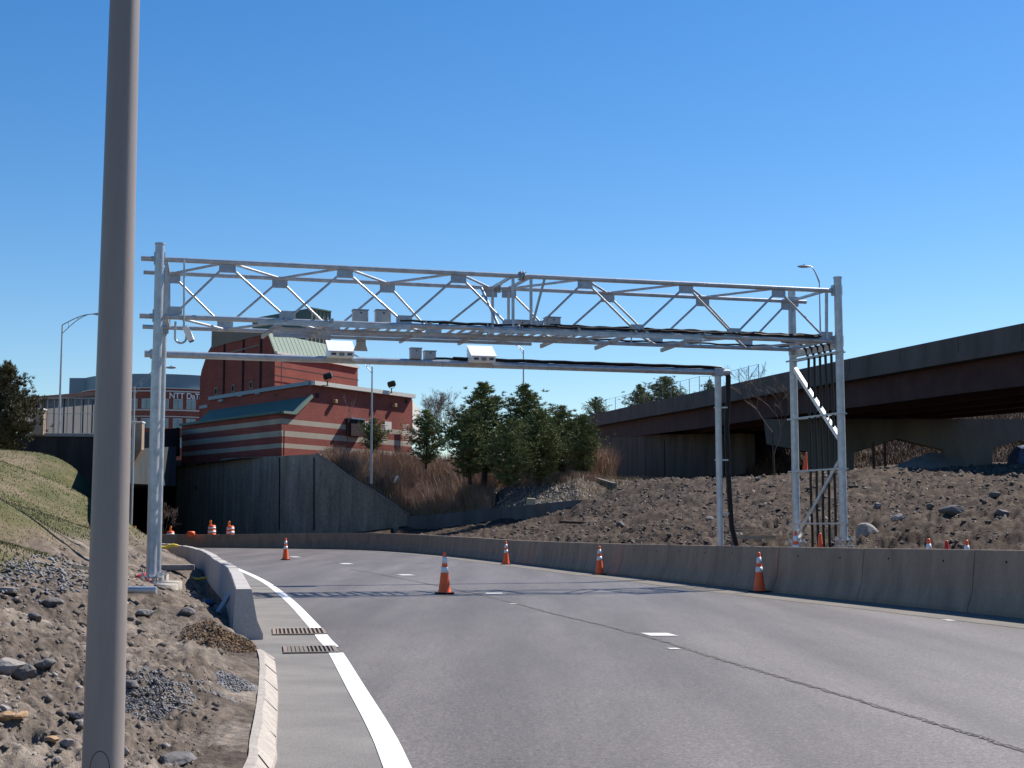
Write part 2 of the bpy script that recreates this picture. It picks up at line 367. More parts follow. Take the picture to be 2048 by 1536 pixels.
def tps(pts):
    A = np.array([(p[0], p[1]) for p in pts]) / 20.0; z = np.array([p[2] for p in pts]); n = len(A)
    def k(d2): return np.where(d2 > 1e-12, d2 * np.log(d2 + 1e-12), 0)
    K = k(((A[:, None] - A[None]) ** 2).sum(-1)) + np.eye(n) * .003
    Pm = np.c_[np.ones(n), A]; S = np.block([[K, Pm], [Pm.T, np.zeros((3, 3))]])
    wt = np.linalg.solve(S, np.r_[z, 0, 0, 0])
    def f(x, y):
        q = np.stack([np.asarray(x, float).ravel(), np.asarray(y, float).ravel()], -1) / 20.0; out = np.empty(len(q))
        for i in range(0, len(q), 40000):
            qq = q[i:i + 40000]; out[i:i + 40000] = k(((qq[:, None] - A[None]) ** 2).sum(-1)) @ wt[:n] + wt[n] + qq @ wt[n + 1:]
        return out.reshape(np.shape(x))
    return f
def cpts(lst): return [tuple(P(x, y, d)) for x, y, d in lst]
left_pts = cpts([(0, 1088, 17), (0, 1000, 32), (0, 910, 60), (100, 910, 62), (150, 935, 63), (-300, 860, 60), (-300, 980, 30), (-200, 1100, 15), (170, 990, 54), (172, 1058, 45),
    (100, 1118, 20), (170, 1138, 22), (0, 1250, 11), (0, 1400, 7.8), (0, 1536, 6.1), (130, 1300, 11.2), (130, 1450, 8.1), (130, 1536, 6.9), (250, 1205, 24), (250, 1300, 14), (260, 1536, 7.4), (260, 1450, 9.0), (250, 1130, 36), (265, 1082, 58),
    (320, 1092, 60), (360, 1112, 42), (400, 1225, 20), (415, 1190, 25), (470, 1272, 15.6), (500, 1310, 13.5), (505, 1400, 10), (480, 1500, 7.9), (400, 1400, 10), (300, 1188, 30)])
left_pts += [(-40, 5, 2.5), (-40, 30, 4.5), (-45, 60, 5.5), (-25, 75, 5.5), (-22, 80, 4.5), (-45, 80, 6.2), (-1.6, 5.5, .22), (-2.6, 4.5, .32), (-5, 3, .5), (-1.8, -5, .2), (-10, -10, 1.2), (-40, -10, 3), (-3.0, 2, .35), (-8, 30, .02), (-7.4, 27.5, .05), (-9.2, 31, .06), (-7.6, 32.2, .08), (-6.6, 29, .05), (-8.7, 33.5, .12), (-9.5, 40, .40), (-12.5, 50, .5), (-16.5, 63, .6), (-22, 69, 1.2)]
zl = tps(left_pts)
right_pts = cpts([(2040, 937, 74), (2040, 936, 84), (1850, 945, 74), (1850, 946, 84), (1700, 950, 75), (1700, 952, 85), (1550, 957, 78), (1550, 960, 88), (1450, 961, 82), (1450, 964, 92), (1350, 966, 90), (1350, 966, 102), (2040, 1010, 36), (2040, 960, 48), (2040, 931, 60), (1850, 1022, 38), (1850, 975, 50), (1850, 941, 62), (1700, 1035, 42), (1700, 985, 53), (1700, 946, 64), (1570, 1042, 46), (1570, 990, 58), (1570, 950, 68),
    (1450, 1048, 50), (1450, 1000, 62), (1450, 957, 74), (1330, 1052, 55), (1330, 1010, 66), (1330, 963, 80), (1250, 1050, 60), (1250, 1015, 72), (1250, 967, 86), (1170, 1040, 76), (1165, 1002, 88), (1100, 1052, 78), (1000, 1060, 84), (1130, 1036, 84), (1040, 1047, 92), (950, 1056, 96), (860, 1062, 104),
    (1800, 938, 97), (1550, 953, 100), (1400, 960, 112), (1250, 961, 115), (2040, 928, 97), (2300, 920, 97), (2400, 940, 50), (2500, 1000, 30), (1800, 930, 118), (1500, 948, 125)])
for (x, y) in RB[4:]: right_pts.append((x + .9, y, .30))
right_pts += [(RB[1][0] + 2, RB[1][1], .4), (25, 5, 2.0), (-14, 92, .38), (-25, 96, .4), (-10, 100, .4), (-20, 108, .4), (-35, 110, .4), (-55, 105, .4), (-8.2, 108, .6), (-30, 150, .6), (0, 150, 4), (30, 150, 5.5), (60, 100, 6), (60, 30, 4)]
zr = tps(right_pts)
def region(x, y):
    xl = np.interp(y, lby, lbx); xr = np.interp(y, rby[::1], rbx[::1])
    yf = np.interp(x, fx, fy)
    rr = np.where(y < rby[-1], x > xr, True) & ((x > RB[-1][0]) | (y > yf))
    rr = np.where((x <= RB[-1][0]), y > yf, rr)
    ll = (x < xl) & (y < 80) & ~rr
    return ll, rr, xl, xr, yf
def terrain(x, y, detail=True):
    x = np.asarray(x, float); y = np.asarray(y, float)
    ll, rr, xl, xr, yf = region(x, y)
    l2 = (x < xl - np.where(y < 17, .015, .12)) & ll; r2 = rr & np.where(x > RB[-1][0], x > xr + .42, y > yf + .42)
    Zl = zl(x, y); Zr = zr(x, y)
    z = np.full(x.shape, -.06)
    dist = np.hypot(x, y)
    if detail:
        amp = np.clip(dist / 30, .5, 1.6)
        nl = (fbm(x * 1.1, y * 1.1, 5, .55) - .5) * .30 + (fbm(x * 4, y * 4, 4, .6, True) - .55) * .15 * np.clip(16 / dist, .25, 1) + (fbm(x * 13, y * 13, 3, .6, True) - .5) * .06 * np.clip(20 / dist, 0, 1) + (fbm(x * 45, y * 45, 2, .6) - .5) * .018 * np.clip(10 / dist, 0, 1)
        gr = np.clip((Zl - .8) / .4, 0, 1) * (y > 14)
        nl = nl * (1 - .85 * gr)
        near = np.clip((xl - x) / .5, .05, 1); kb = np.clip((xl - x - .05) / .45, 0, 1) * (y < 18) + (y >= 18); Zl = Zl * kb + (1 - kb) * .118
        Zl = Zl + nl * near
        nr = (fbm(x * .35, y * .35, 5, .55) - .5) * .42 - .18 + (fbm(x * .9 + y * .35, y * .55, 5, .62, True) - .55) * .42 + (fbm(x * 3.1, y * 2.1, 3, .6, True) - .5) * .27 + (fbm(x * 9, y * 5, 2, .6) - .5) * .15
        s = np.clip((x - xr) / 3, .1, 1); s = np.where(x < RB[-1][0], .15, s)
        Zr = Zr + nr * s
    Zl = Zl - .20 * np.exp(-((xl - x) / .75) ** 2) * (y > 17.9) * (y < 60)
    z = np.where(l2, Zl, z); z = np.where(r2, np.maximum(Zr, .12), z)
    return z

# ------------------------------------------------------------------ ground sheet
def terrain_grid(dists, angs, name):
    D, A = np.meshgrid(dists, angs, indexing='ij'); x = D * np.sin(A); y = D * np.cos(A)
    z = terrain(x, y)
    ll, rr, *_ = region(x, y)
    z = z - np.clip((D - 170) / 100, 0, 1) * 3
    g = np.clip((z - .9 + (fbm(x * .8, y * .8, 4) - .5) * .9) / .35, 0, 1) * ll * (y > 13)
    g = np.clip(g + (D > 200), 0, 1)
    nr_, nc = D.shape; idx = np.arange(nr_ * nc).reshape(nr_, nc)
    f = np.stack([idx[:-1, :-1], idx[:-1, 1:], idx[1:, 1:], idx[1:, :-1]], -1).reshape(-1, 4)[:, ::-1]
    v = np.stack([x, y, z], -1).reshape(-1, 3)
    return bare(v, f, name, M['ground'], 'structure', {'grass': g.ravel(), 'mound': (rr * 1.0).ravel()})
d1 = [2.2]
while d1[-1] < 190: d1.append(d1[-1] * (1.0055 if d1[-1] < 26 else 1.0075))
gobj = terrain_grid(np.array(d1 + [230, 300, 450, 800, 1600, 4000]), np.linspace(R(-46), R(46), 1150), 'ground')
o = bare([(-4000, -400, -.5), (4000, -400, -.5), (4000, 4000, -3.3), (-4000, 4000, -3.3)], [(0, 1, 2, 3)], 'outer_ground', M['ground'], 'structure', {'grass': [1, 1, 1, 1]})

# ------------------------------------------------------------------ road
def strip(cl, cr, z, name, m):
    v = []; f = []
    for (a, b) in zip(cl, cr): v += [(a[0], a[1], z), (b[0], b[1], z)]
    for i in range(len(cl) - 1): f.append((2 * i, 2 * i + 1, 2 * i + 3, 2 * i + 2))
    o = bare(v, f, name, m, 'structure'); return o
poly = [Vector((x, y, 0)) for x, y in LB] + [Vector((x, y, 0)) for x, y in RBall[::-1]]
poly = poly[:-1] + [Vector((RBall[0][0], RBall[0][1], 0))]
tri = tessellate_polygon([poly])
mb = MB(); mb.add(poly, [tuple(t) for t in tri]); road = mb.build('road', M['asphalt'], kind='structure')
if road.data.polygons[0].normal.z < 0: road.data.flip_normals()

def smooth_curve(pts, n):
    pts = [Vector((p[0], p[1], 0)) for p in pts]; out = []
    for i in range(len(pts) - 1):
        p0 = pts[max(i - 1, 0)]; p1 = pts[i]; p2 = pts[i + 1]; p3 = pts[min(i + 2, len(pts) - 1)]
        for k in range(n):
            t = k / n
            out.append(.5 * ((2 * p1) + (p2 - p0) * t + (2 * p0 - 5 * p1 + 4 * p2 - p3) * t * t + (3 * p1 - p0 - 3 * p2 + p3) * t ** 3))
    out.append(pts[-1]); return out
linepx = [(793, 1533), (757, 1455), (712, 1377), (669, 1303), (649, 1280), (627.5, 1253), (578, 1201), (537, 1169), (510, 1154), (495, 1147), (480, 1140.5), (465, 1134), (450, 1128)]
lc = [G(x, y) for x, y in linepx]; lc = [lc[0] * 2 - lc[1], *lc]; lc[0] = Vector((lc[1].x + .60, lc[1].y - 4, 0))
LC = smooth_curve(lc, 8)
def offset(c, d):
    out = []
    for i, p in enumerate(c):
        t = (c[min(i + 1, len(c) - 1)] - c[max(i - 1, 0)]).normalized(); out.append(Vector((p.x + t.y * d, p.y - t.x * d, 0)))
    return out
# white edge line with the two gaps the drains make
yg = [G(0, 1259).y, G(0, 1270).y, G(0, 1295).y, G(0, 1306).y]
def cut(c, lo, hi): return [p for p in c if lo <= p.y <= hi]
LCd = smooth_curve([(p.x, p.y) for p in LC], 4)
for lo, hi in ((-5, yg[3]), (yg[2], yg[1]), (yg[0], 200)):
    c = cut(LCd, lo, hi); 
    if len(c) > 1: o = strip(offset(c, -.082), offset(c, .082), .010, 'edge_line', M['paint'])
# gutter slab between kerb and line
gin = [(p.x - .03, p.y) for p in LC]
gout = [(float(np.interp(p.y, lby, lbx)) - .02, p.y) for p in LC]
strip(gout, gin, .005, 'gutter', M['gutter'])
c = [Vector((x, y, 0)) for x, y in RB]; strip(offset(c, -1.25), offset(c, .1), .005, 'gutter', M['gutter2'])
# centre dashes
for (x, y, wd, ln) in [(1325, 1269.5, .155, .50), (995, 1187.5, .15, .60), (820, 1150, .15, .8), (702, 1127.5, .15, 1.2), (600, 1114, .15, 1.5), (1900, 1241, .12, .25), (1350, 1298, .09, .16), (1028, 1208, .06, .15)]:
    p = G(x, y); L_ = ln; sk = -.18 if x > 900 else -.3
    hw = .18 if x > 900 else .2
    if x in (1350, 1028, 1900): hw = .06
    strip([(p.x - hw, p.y - L_ / 2), (p.x - hw + sk * L_, p.y + L_ / 2)], [(p.x + hw, p.y - L_ / 2), (p.x + hw + sk * L_, p.y + L_ / 2)], .007, 'lane_dash', M['oldpaint'])
# paving joint running up the road
sp_ = smooth_curve([(G(x, y).x, G(x, y).y) for x, y in [(2200, 1552), (2044, 1501), (1921, 1462), (1793, 1424), (1665, 1385), (1537, 1347), (1440, 1319), (1327, 1283), (1210, 1252), (1113, 1229), (1000, 1199), (900, 1177), (780, 1153), (700, 1138)]], 24)
rr = np.random.default_rng(3)
wob = [Vector((p.x + rr.normal(0, .012), p.y + rr.normal(0, .01), 0)) for p in sp_]
wl = rr.uniform(.003, .014, len(wob)); a = [Vector((p.x - k, p.y, 0)) for p, k in zip(wob, wl)]; b_ = [Vector((p.x + k, p.y, 0)) for p, k in zip(wob, wl[::-1])]
strip(a, b_, .008, 'paving_joint', mat('open paving joint', (.075, .068, .062), .95, 0, .3, 9, col2=(.15, .138, .125)))
a2 = [Vector((p.x - .022 - .02 * k, p.y, 0)) for p, k in zip(wob, rr.random(len(wob)))]; b2 = [Vector((p.x + .018, p.y, 0)) for p in wob]
strip(a2, b2, .005, 'paving_joint', mat('sandy joint edge', (.17, .155, .145), .95, 0, .25, 6, fine=.3, fscale=90))

# drain grates: frame, bars
def drain(pa, pb, label, filled, W=1.0):
    A = G(*pa); B = G(*pb); c = (A + B) / 2; L_ = abs(B.x - A.x) * 1.02; ang = R(10)
    t = thing('drain_grate', (c.x, c.y, .012), label, 'drain', rz=ang, group='drains in the gutter')
    def loc(mb_): return mb_
    rot = Matrix.Rotation(ang, 3, 'Z')
    fr = MB()
    for sy in (-1, 1): fr.box(Vector((c.x, c.y, .014)) + rot @ Vector((0, sy * W / 2, 0)), (L_ + .06, .04, .02), ang)
    for sx in (-1, 1): fr.box(Vector((c.x, c.y, .014)) + rot @ Vector((sx * L_ / 2, 0, 0)), (.04, W - .04, .02), ang)
    fr.build('frame', M['ironlight'], t)
    pit = MB().box(Vector((c.x, c.y, .010)), (L_, W, .004), ang); pit.build('pit', M['tunneldark'], t)
    n = 12; br = MB()
    for i in range(n):
        x = -L_ / 2 + (i + .5) * L_ / n
        br.box(Vector((c.x, c.y, .018)) + rot @ Vector((x + .02, 0, 0)), (L_ / n * (.42 if not (filled and i < 5) else .8), W - .04, .014), ang)
    br.build('bars', M['gutter2'] if filled else M['ironlight'], t)
drain((550, 1265), (646, 1265), 'slotted iron drain grate in the gutter, farther of the two across the white line', False)
drain((572, 1301.5), (668, 1301.5), 'half silted slotted drain grate in the gutter, nearer of the two', True, .8)

# kerb
ko = [(519, 1292), (528, 1319), (528, 1373), (523, 1425), (514, 1479), (502, 1536)]
ki = [(533, 1290), (547, 1312), (555, 1373), (555, 1425), (552, 1493), (548, 1536)]
kop = [G(x, y, .13) for x, y in ko]; kip = [G(x, y, 0) for x, y in ki]
kop.append(Vector((kop[-1].x + .18, kop[-1].y - 2.5, .13))); kip.append(Vector((kip[-1].x + .2, kip[-1].y - 2.5, 0)))
kop.append(Vector((kop[-1].x + .08, -3, .13))); kip.append(Vector((kip[-1].x + .08, -3, 0)))
c1_ = smooth_curve([(p.x, p.y) for p in kop], 6); c2_ = smooth_curve([(p.x, p.y) for p in kip], 6); yy = np.linspace(-2.9, 15.0, 110)
f1 = lambda c_, y_: float(np.interp(y_, [p.y for p in c_[::-1]], [p.x for p in c_[::-1]]))
kc1 = [Vector((f1(c1_, y_), y_, 0)) for y_ in yy]; kc2 = [Vector((f1(c2_, y_) + .01, y_, 0)) for y_ in yy]
mb = MB(); vs = []
N = len(kc1)
for i in range(N):
    a, b = kc1[i], kc2[i]; j = .006 * math.sin(i * .61) + .004 * math.sin(i * 2.7)
    vs += [(b.x, b.y, -.03), (b.x - .015, b.y, .035), (a.x + .01 + j, a.y, .128 + j * .5), (a.x - .045, a.y, .130 + j * .4), (a.x - .06, a.y, -.1)]
fs = []
for i in range(N - 1):
    if i % 5 == 4:                               # open joint between two stones
        for k in range(4): pass
    for k in range(4): fs.append((i * 5 + k, i * 5 + k + 1, i * 5 + 5 + k + 1, i * 5 + 5 + k))
mb.add(vs, fs); mb.build('kerb', M['kerb'], kind='structure')
mb = MB()
for i in range(3, N - 1, 8):
    a, b = kc1[i], kc2[i]; mb.bar((b.x - .012, b.y, .036), (a.x + .008, a.y + .02 * math.sin(i * 3.3), .128), .004, .006)
mb.build('kerb_joints', M['cable'], kind='structure')

# ------------------------------------------------------------------ barriers
def barrier_seg(a, b, ha, hb, m, name, label, group, gap=.012, wtop=.075, wfoot=.25, wback=None):
    a = Vector((a[0], a[1], 0)); b = Vector((b[0], b[1], 0)); d = (b - a).normalized(); a = a + d * gap; b = b - d * gap; n = Vector((-d.y, d.x, 0))
    def prof(c, h):
        zs = [(wfoot, -.04), (wfoot, .07), (wtop + .075, .30 * h + .05), (wtop, h - .012), (wtop - .012, h)]
        zl_ = zs if wback is None else [(wback, -.04), (wback, .07), (wback - .01, .30 * h + .05), (wtop, h - .012), (wtop - .012, h)]
        return [c + n * x + Vector((0, 0, z)) for x, z in zl_] + [c - n * x + Vector((0, 0, z)) for x, z in zs[::-1]]
    p = prof(a, ha); q = prof(b, hb); k = len(p); mb = MB()
    mb.add(p + q, [(i, (i + 1) % k, k + (i + 1) % k, k + i) for i in range(k)] + [tuple(range(k)), tuple(range(2 * k - 1, k - 1, -1))])
    # lifting holes in the face
    for s in (() if wback is not None else (.25, .75)):
        for sd_ in (1, -1):
            c = a + (b - a) * s + n * sd_ * (wtop + .012) + Vector((0, 0, ha * .80)); mb.tube(c - n * sd_ * .01, c + n * sd_ * .012, .022, n=8, mi=1)
    o = mb.build(name, [m, M['tunneldark']]); tag(o, label, 'barrier', group); return o
ORD = ['first', 'second', 'third', 'fourth', 'fifth', 'sixth', 'seventh', 'eighth', 'ninth', 'tenth', 'eleventh', 'twelfth', 'thirteenth', 'fourteenth', 'fifteenth', 'sixteenth', 'seventeenth', 'eighteenth', 'nineteenth', 'twentieth',
       'twenty-first', 'twenty-second', 'twenty-third', 'twenty-fourth', 'twenty-fifth', 'twenty-sixth', 'twenty-seventh', 'twenty-eighth', 'twenty-ninth', 'thirtieth', 'thirty-first', 'thirty-second', 'thirty-third', 'thirty-fourth', 'thirty-fifth', 'thirty-sixth', 'thirty-seventh', 'thirty-eighth', 'thirty-ninth', 'fortieth']
def resample(pts, step):
    pts = [Vector((p[0], p[1], 0)) for p in pts]; out = [pts[0]]; L = 0
    for a, b in zip(pts, pts[1:]):
        seg = (b - a).length; s = step - L
        while s <= seg: out.append(a + (b - a) * (s / seg)); s += step
        L = seg - (s - step)
    return out
line = [(p.x + .24, p.y) for p in smooth_curve(RB[2:], 6)] + [(x, y + .24) for x, y in RBfar]
seg = resample(line, 3.66)
def bh(p):
    return float(np.interp(p.y if p.x > -9 else 86, [10, 20, 28, 41, 54, 70, 84, 86], [1.06, 1.06, .99, .90, .86, .93, 1.02, .93])) if p.x > -9 else float(np.interp(p.x, [-25, -20, -9], [.86, .86, 1.02]))
k = 0
seen0 = None
for a, b in zip(seg, seg[1:]):
    vis = abs(b.x / max(b.y, .1)) < .37 and b.y > 0
    if vis and seen0 is None: seen0 = k
    i = k - seen0 if seen0 is not None else 0
    if vis or (seen0 is None and a.y > 5) or i < 39:
        if a.x < -36: break
        lb = f'grey concrete road barrier behind the cones, {ORD[min(i,39)]} block from the right edge of the picture' if seen0 is not None else 'grey concrete road barrier block just outside the right edge'
        barrier_seg(a, b, bh(a), bh(b), M['barrier'], 'concrete_barrier', lb, 'barriers along the outer side of the curve')
    k += 1
lp = [(-3.36, 17.7), (-4.95, 25.2), (-5.5, 27.6), (-7.1, 34), (-9.3, 43), (-11.8, 52), (-14.1, 59), (-17.0, 66), (-22, 72), (-34, 77)]
seg = resample([(p.x, p.y) for p in smooth_curve(lp, 6)], 3.05)
bar_h = [.64, .60, .66, .63, .64]
for i, (a, b) in enumerate(zip(seg, seg[1:])):
    if i >= 20: break
    a2 = a; h = .635 + .008 * math.sin(i * 2.3)
    barrier_seg(a2, b, h, h + .005, M['barrier_new'], 'concrete_barrier', f'pale concrete barrier along the inner kerb, {ORD[i]} block counted from the near end', 'barriers along the inner side of the curve', wtop=.10, wfoot=.25, wback=.13, gap=.006)

# ------------------------------------------------------------------ cones, barrels
def make_cone(h, label, base=True, tilt=0):
    t = thing('traffic_cone', (0, 0, 0), label, 'traffic cone')
    s = h / .91
    if base:
        MB().box((0, 0, .02 * s), (.37 * s, .37 * s, .04 * s)).build('base', M['rubber'], t, bevel=.012 * s)
    pr = lambda z: (.135 - (.135 - .03) * (z - .04) / .87) * s
    MB().lathe([(pr(.04) + .01 * s, .04 * s), (pr(.10), .10 * s), (pr(.5), .5 * s), (pr(.89), .89 * s), (.024 * s, .91 * s), (.016 * s, .905 * s), (.016 * s, .85 * s)], n=24).build('cone', M['orange'], t)
    for z0, z1 in ((.46, .58), (.66, .80)):
        MB().lathe([(pr(z0) + .001, z0 * s), (pr(z0) + .004 * s, z0 * s), (pr(z1) + .004 * s, z1 * s), (pr(z1) + .001, z1 * s)], n=24).build('collar', M['reflect'], t)
    return t
c0 = make_cone(.88, '')
first = True
def put_cone(px, py, label, group, h=None, z=None, Y=None, rz=0, tilt=(0, 0)):
    global first
    p = G(px, py) if Y is None else P(px, py, Y)
    if z is not None: p.z = z
    t = c0 if first else copy_tree(c0); first = False
    t.location = p; s = (h or .88) / .88; t.scale = (s, s, s); t.rotation_euler = (tilt[0], tilt[1], rz)
    t['label'] = label; t['category'] = 'traffic cone'; t['group'] = group
    return t
cg = 'traffic cones on the roadway'
put_cone(889, 1188, 'orange traffic cone with two white collars standing alone in mid road', cg, .88, rz=.25)
put_cone(1519, 1185, 'orange cone with white collars at the foot of the barrier, rightmost on the road', cg, .86, rz=.5)
put_cone(1199, 1149.5, 'orange cone with white collars against the barrier, second from the right on the road', cg, .84, rz=.2)
put_cone(1012, 1129, 'orange cone with white collars by the barrier, smallest of the three along it', cg, .85, rz=.2)
put_cone(571, 1120, 'orange cone far back on the left lane near the bend, dark side towards us', cg, .91, rz=.1)
cb = 'cones beyond the barrier on the dirt'
def tz(px, Y): q = XY(px, Y); return float(terrain(np.array([q.x]), np.array([q.y]))[0])
def put_far(px, topy, Y, label, h=.88, **k):
    q = P(px, topy, Y); put_cone(px, topy, label, cb, h=h, Y=Y, z=q.z - h, **k)
put_far(1591, 1062, 33, 'orange and white cone showing over the barrier, just left of the tall twin posts')
put_far(1857, 1077, 29, 'orange and white cone tip over the barrier, left one of three')
put_far(1933, 1080, 28.5, 'orange cone tip over the barrier, farthest right of three')
o = put_cone(1640, 1066, 'plain orange cone between the black conduits behind the barrier', cb, Y=34, z=P(1640, 1066, 34).z - .88)
for ch in list(o.children):
    if ch.name.startswith('collar'): bpy.data.objects.remove(ch)
o = put_cone(1893, 1081, 'dark red cone tip over the barrier, middle one of three', cb, Y=28.8, z=P(1893, 1081, 28.8).z - .88)
for ch in list(o.children):
    if ch.name.startswith('collar'): bpy.data.objects.remove(ch)
    elif ch.name.startswith('cone'): ch.data = ch.data.copy(); ch.data.materials[0] = M['redplastic']
put_far(318, 1073, 60, 'small faded cone at the left end of the far barrier', h=.8)
o = put_cone(1609, 905, 'red plastic cone on the crest beside the left twin post', cb, Y=66, z=P(1609, 905, 66).z - .9, h=.9, tilt=(0, .1))
for ch in list(o.children):
    if ch.name.startswith('collar'): bpy.data.objects.remove(ch)

def make_barrel(lamp_dx):
    t = thing('traffic_barrel', (0, 0, 0), '', 'traffic barrel')
    MB().lathe([(.36, 0), (.36, .05), (.29, .06), (.29, .30), (.27, .32), (.27, .60), (.255, .62), (.255, .86), (.22, .92), (.10, .93), (0.001, .93)], n=24).build('body', M['orange'], t)
    for z0, z1, r in ((.13, .27, .292), (.38, .54, .272), (.66, .80, .257)):
        MB().lathe([(r - .004, z0), (r + .004, z0), (r + .004, z1), (r - .004, z1)], n=24).build('band', M['reflect'], t)
    l = MB().box((lamp_dx, 0, .98), (.16, .09, .10)).build('lamp_case', M['amber'], t, bevel=.01)
    MB().lathe([(.001, -.0), (.07, .02), (.09, .10), (.07, .20), (.001, .24)], c=(lamp_dx, 0, 1.04), n=16, sy=.5).build('lens', M['amber'], l)
    return t
b0 = make_barrel(0); b1 = make_barrel(-.10)
bg_ = 'orange barrels beyond the far barrier'
for i, (src, px, ty, Y, lb) in enumerate([(b1, 424, 1050, 97, 'orange and white barrel with amber lamp, left one of the close pair'), (b1, 461, 1051.5, 98, 'orange and white barrel with amber lamp, right one of the close pair'),
        (b0, 341, 1062, 97, 'orange barrel with amber lamp just right of the near gantry post'), (b0, 270, 1062, 96, 'orange barrel with amber lamp between the big pole and the gantry post')]):
    t = src if i in (0, 2) else copy_tree(src)
    q = P(px, ty, Y); t.location = (q.x, q.y, q.z - .93); t['label'] = lb; t['category'] = 'traffic barrel'; t['group'] = bg_
q = P(382, 1067, 93); t = MB(); t.lathe([(.001, -.1), (.25, -.1), (.27, .15), (.22, .24), (.001, .25)], c=(q.x, q.y, q.z - .1), n=16); o = t.build('fallen_marker', M['orange']); tag(o, 'toppled orange marker lying low behind the far barrier between barrels', 'marker')

# ------------------------------------------------------------------ gantry
def beam_pts(pl, pr, z): return pl, pr
zt = P(307, 516, 30).z; zb = P(307, 631, 30).z; ztop = P(307, 489, 30).z
LF = P(299, 1100, 30); RF_Y = 34.15
RFp = XY(1687, RF_Y); LFp = XY(305.5, 30.0)
LBp = XY(316.5, 31.95); RBp = XY(1593, 36.05)
for v in (RFp, LFp, LBp, RBp): v.z = 0
def on(A, B, z, px):               # point of the level line A-B at height z seen at column px
    u = (px - 1024) / F; e = (z - EYE) * SP
    t = (u * (A.y * CP + e) - A.x) / ((B.x - A.x) - u * (B.y - A.y) * CP)
    p = A + (B - A) * t; return Vector((p.x, p.y, z))
gan = thing('truss_gantry', ((LFp.x + RFp.x) / 2, (LFp.y + RFp.y) / 2, 0), 'long galvanised steel truss gantry on twin posts spanning the whole road', 'gantry')
def gz(p): return float(np.mean(terrain(p.x + np.array([0, .2, -.2, .2, 0]), p.y + np.array([0, -.3, -.3, .2, -.5]))))
posts = []
for p, r, top in ((LFp, .098, ztop), (LBp, .085, ztop - .22), (RFp, .098, ztop), (RBp, .098, ztop + .02)):
    base = gz(p) + .03; mb = MB(); mb.tube((p.x, p.y, base + .28), (p.x, p.y, top), r, n=24); mb.tube((p.x, p.y, top), (p.x, p.y, top + .03), r + .012, n=24)
    po = mb.build('post', M['galv'], gan)
    mb = MB().tube((p.x, p.y, base + .24), (p.x, p.y, base + .27), .24, n=20); mb.tube((p.x, p.y, base + .10), (p.x, p.y, base + .12), .25, n=20)
    for k in range(8):
        a = k * math.pi / 4; x = p.x + .2 * math.cos(a); y = p.y + .2 * math.sin(a); mb.tube((x, y, base - .0), (x, y, base + .34), .014, n=6); mb.tube((x, y, base + .27), (x, y, base + .30), .03, n=6)
    mb.build('base_plate', M['galv'], po)
    posts.append(p)
for p in (LFp, LBp):
    base = gz(p) + .03; mb = MB(); mb.lathe([(.42, -.3), (.42, .085), (.40, .1), (.001, .1)], c=(p.x + .12, p.y + .1, base), n=28); mb.build('footing', M['footing'], gan)
FT = (LFp, RFp, zt); FBm = (LFp, RFp, zb); BT = (LBp, RBp, zt); BB = (LBp, RBp, zb)
# the chords run on the near side of the posts
dg = (RFp - LFp).normalized(); ng = Vector((dg.y, -dg.x, 0))       # toward the camera
off_f = ng * -.13; off_b = ng * .13
def ch(which, px):
    A, B, z = which; of = off_f if which in (FT, FBm) else off_b
    return on(A + of, B + of, z, px)
def chord(which, pa, pb, r, name='chord'):
    return MB().tube(ch(which, pa), ch(which, pb), r, n=16).build(name, M['galv'], gan)
chord(FT, 282, 1044, .058); chord(FT, 1044, 1680, .058); chord(FBm, 279, 1035, .058); chord(FBm, 1035, 1682, .058)
chord(BT, 287, 996, .05); chord(BT, 996, 1612, .05); chord(BB, 285, 996, .05); chord(BB, 996, 1600, .05)
for w_, px in ((FT, 1044), (BT, 996), (FBm, 1040), (BB, 998)):
    c = ch(w_, px); mb = MB()
    for s in (-.03, .03): mb.tube(c + dg * (s - .015), c + dg * (s + .015), .12, n=16)
    for k in range(6):
        a = k * math.pi / 3; q = c + ng * (.095 * math.cos(a)) + Vector((0, 0, .095 * math.sin(a))); mb.tube(q - dg * .09, q + dg * .09, .012, n=6)
    mb.build('splice_flange', M['galv_dark'], gan)
ft1 = [455, 690, 917]; fb1 = [347, 575, 808, 1020]; ft2 = [1170, 1372, 1557]; fb2 = [1072, 1273, 1468, 1652]
bt1 = [345, 560, 775, 980]; bb1 = [450, 665, 868]; bt2 = [1018, 1215, 1405, 1575]; bb2 = [1115, 1312, 1492]
def gusset(which, px, up):
    c = ch(which, px); h = .20; mb = MB()
    mb.box(c + Vector((0, 0, -up * (h / 2 + .03))), (.36, .022, h), math.atan2(dg.y, dg.x)); mb.build('gusset_plate', M['galv_dark'], gan, bevel=0)
for px in ft1 + ft2: gusset(FT, px, 1)
for px in fb1 + fb2: gusset(FBm, px, -1)
for px in bt1 + bt2: gusset(BT, px, 1)
for px in bb1 + bb2: gusset(BB, px, -1)
def diag(p, q, r=.027, inset=.13):
    d = (q - p).normalized(); MB().tube(p + d * inset, q - d * inset, r, n=10).build('diagonal', M['galv'], gan)
dn = Vector((0, 0, .14))
def zig(tops, bots, wt, wb):
    seq = sorted([(x, 1) for x in tops] + [(x, 0) for x in bots])
    for (xa, ta), (xb, tb) in zip(seq, seq[1:]):
        pa = ch(wt if ta else wb, xa) + (-dn if ta else dn); pb = ch(wt if tb else wb, xb) + (-dn if tb else dn)
        s = dg * .10
        diag(pa + s, pb - s, .027, .0)
zig(ft1, fb1, FT, FBm); zig(ft2, fb2, FT, FBm); zig(bt1, bb1, BT, BB); zig(bt2, bb2, BT, BB)
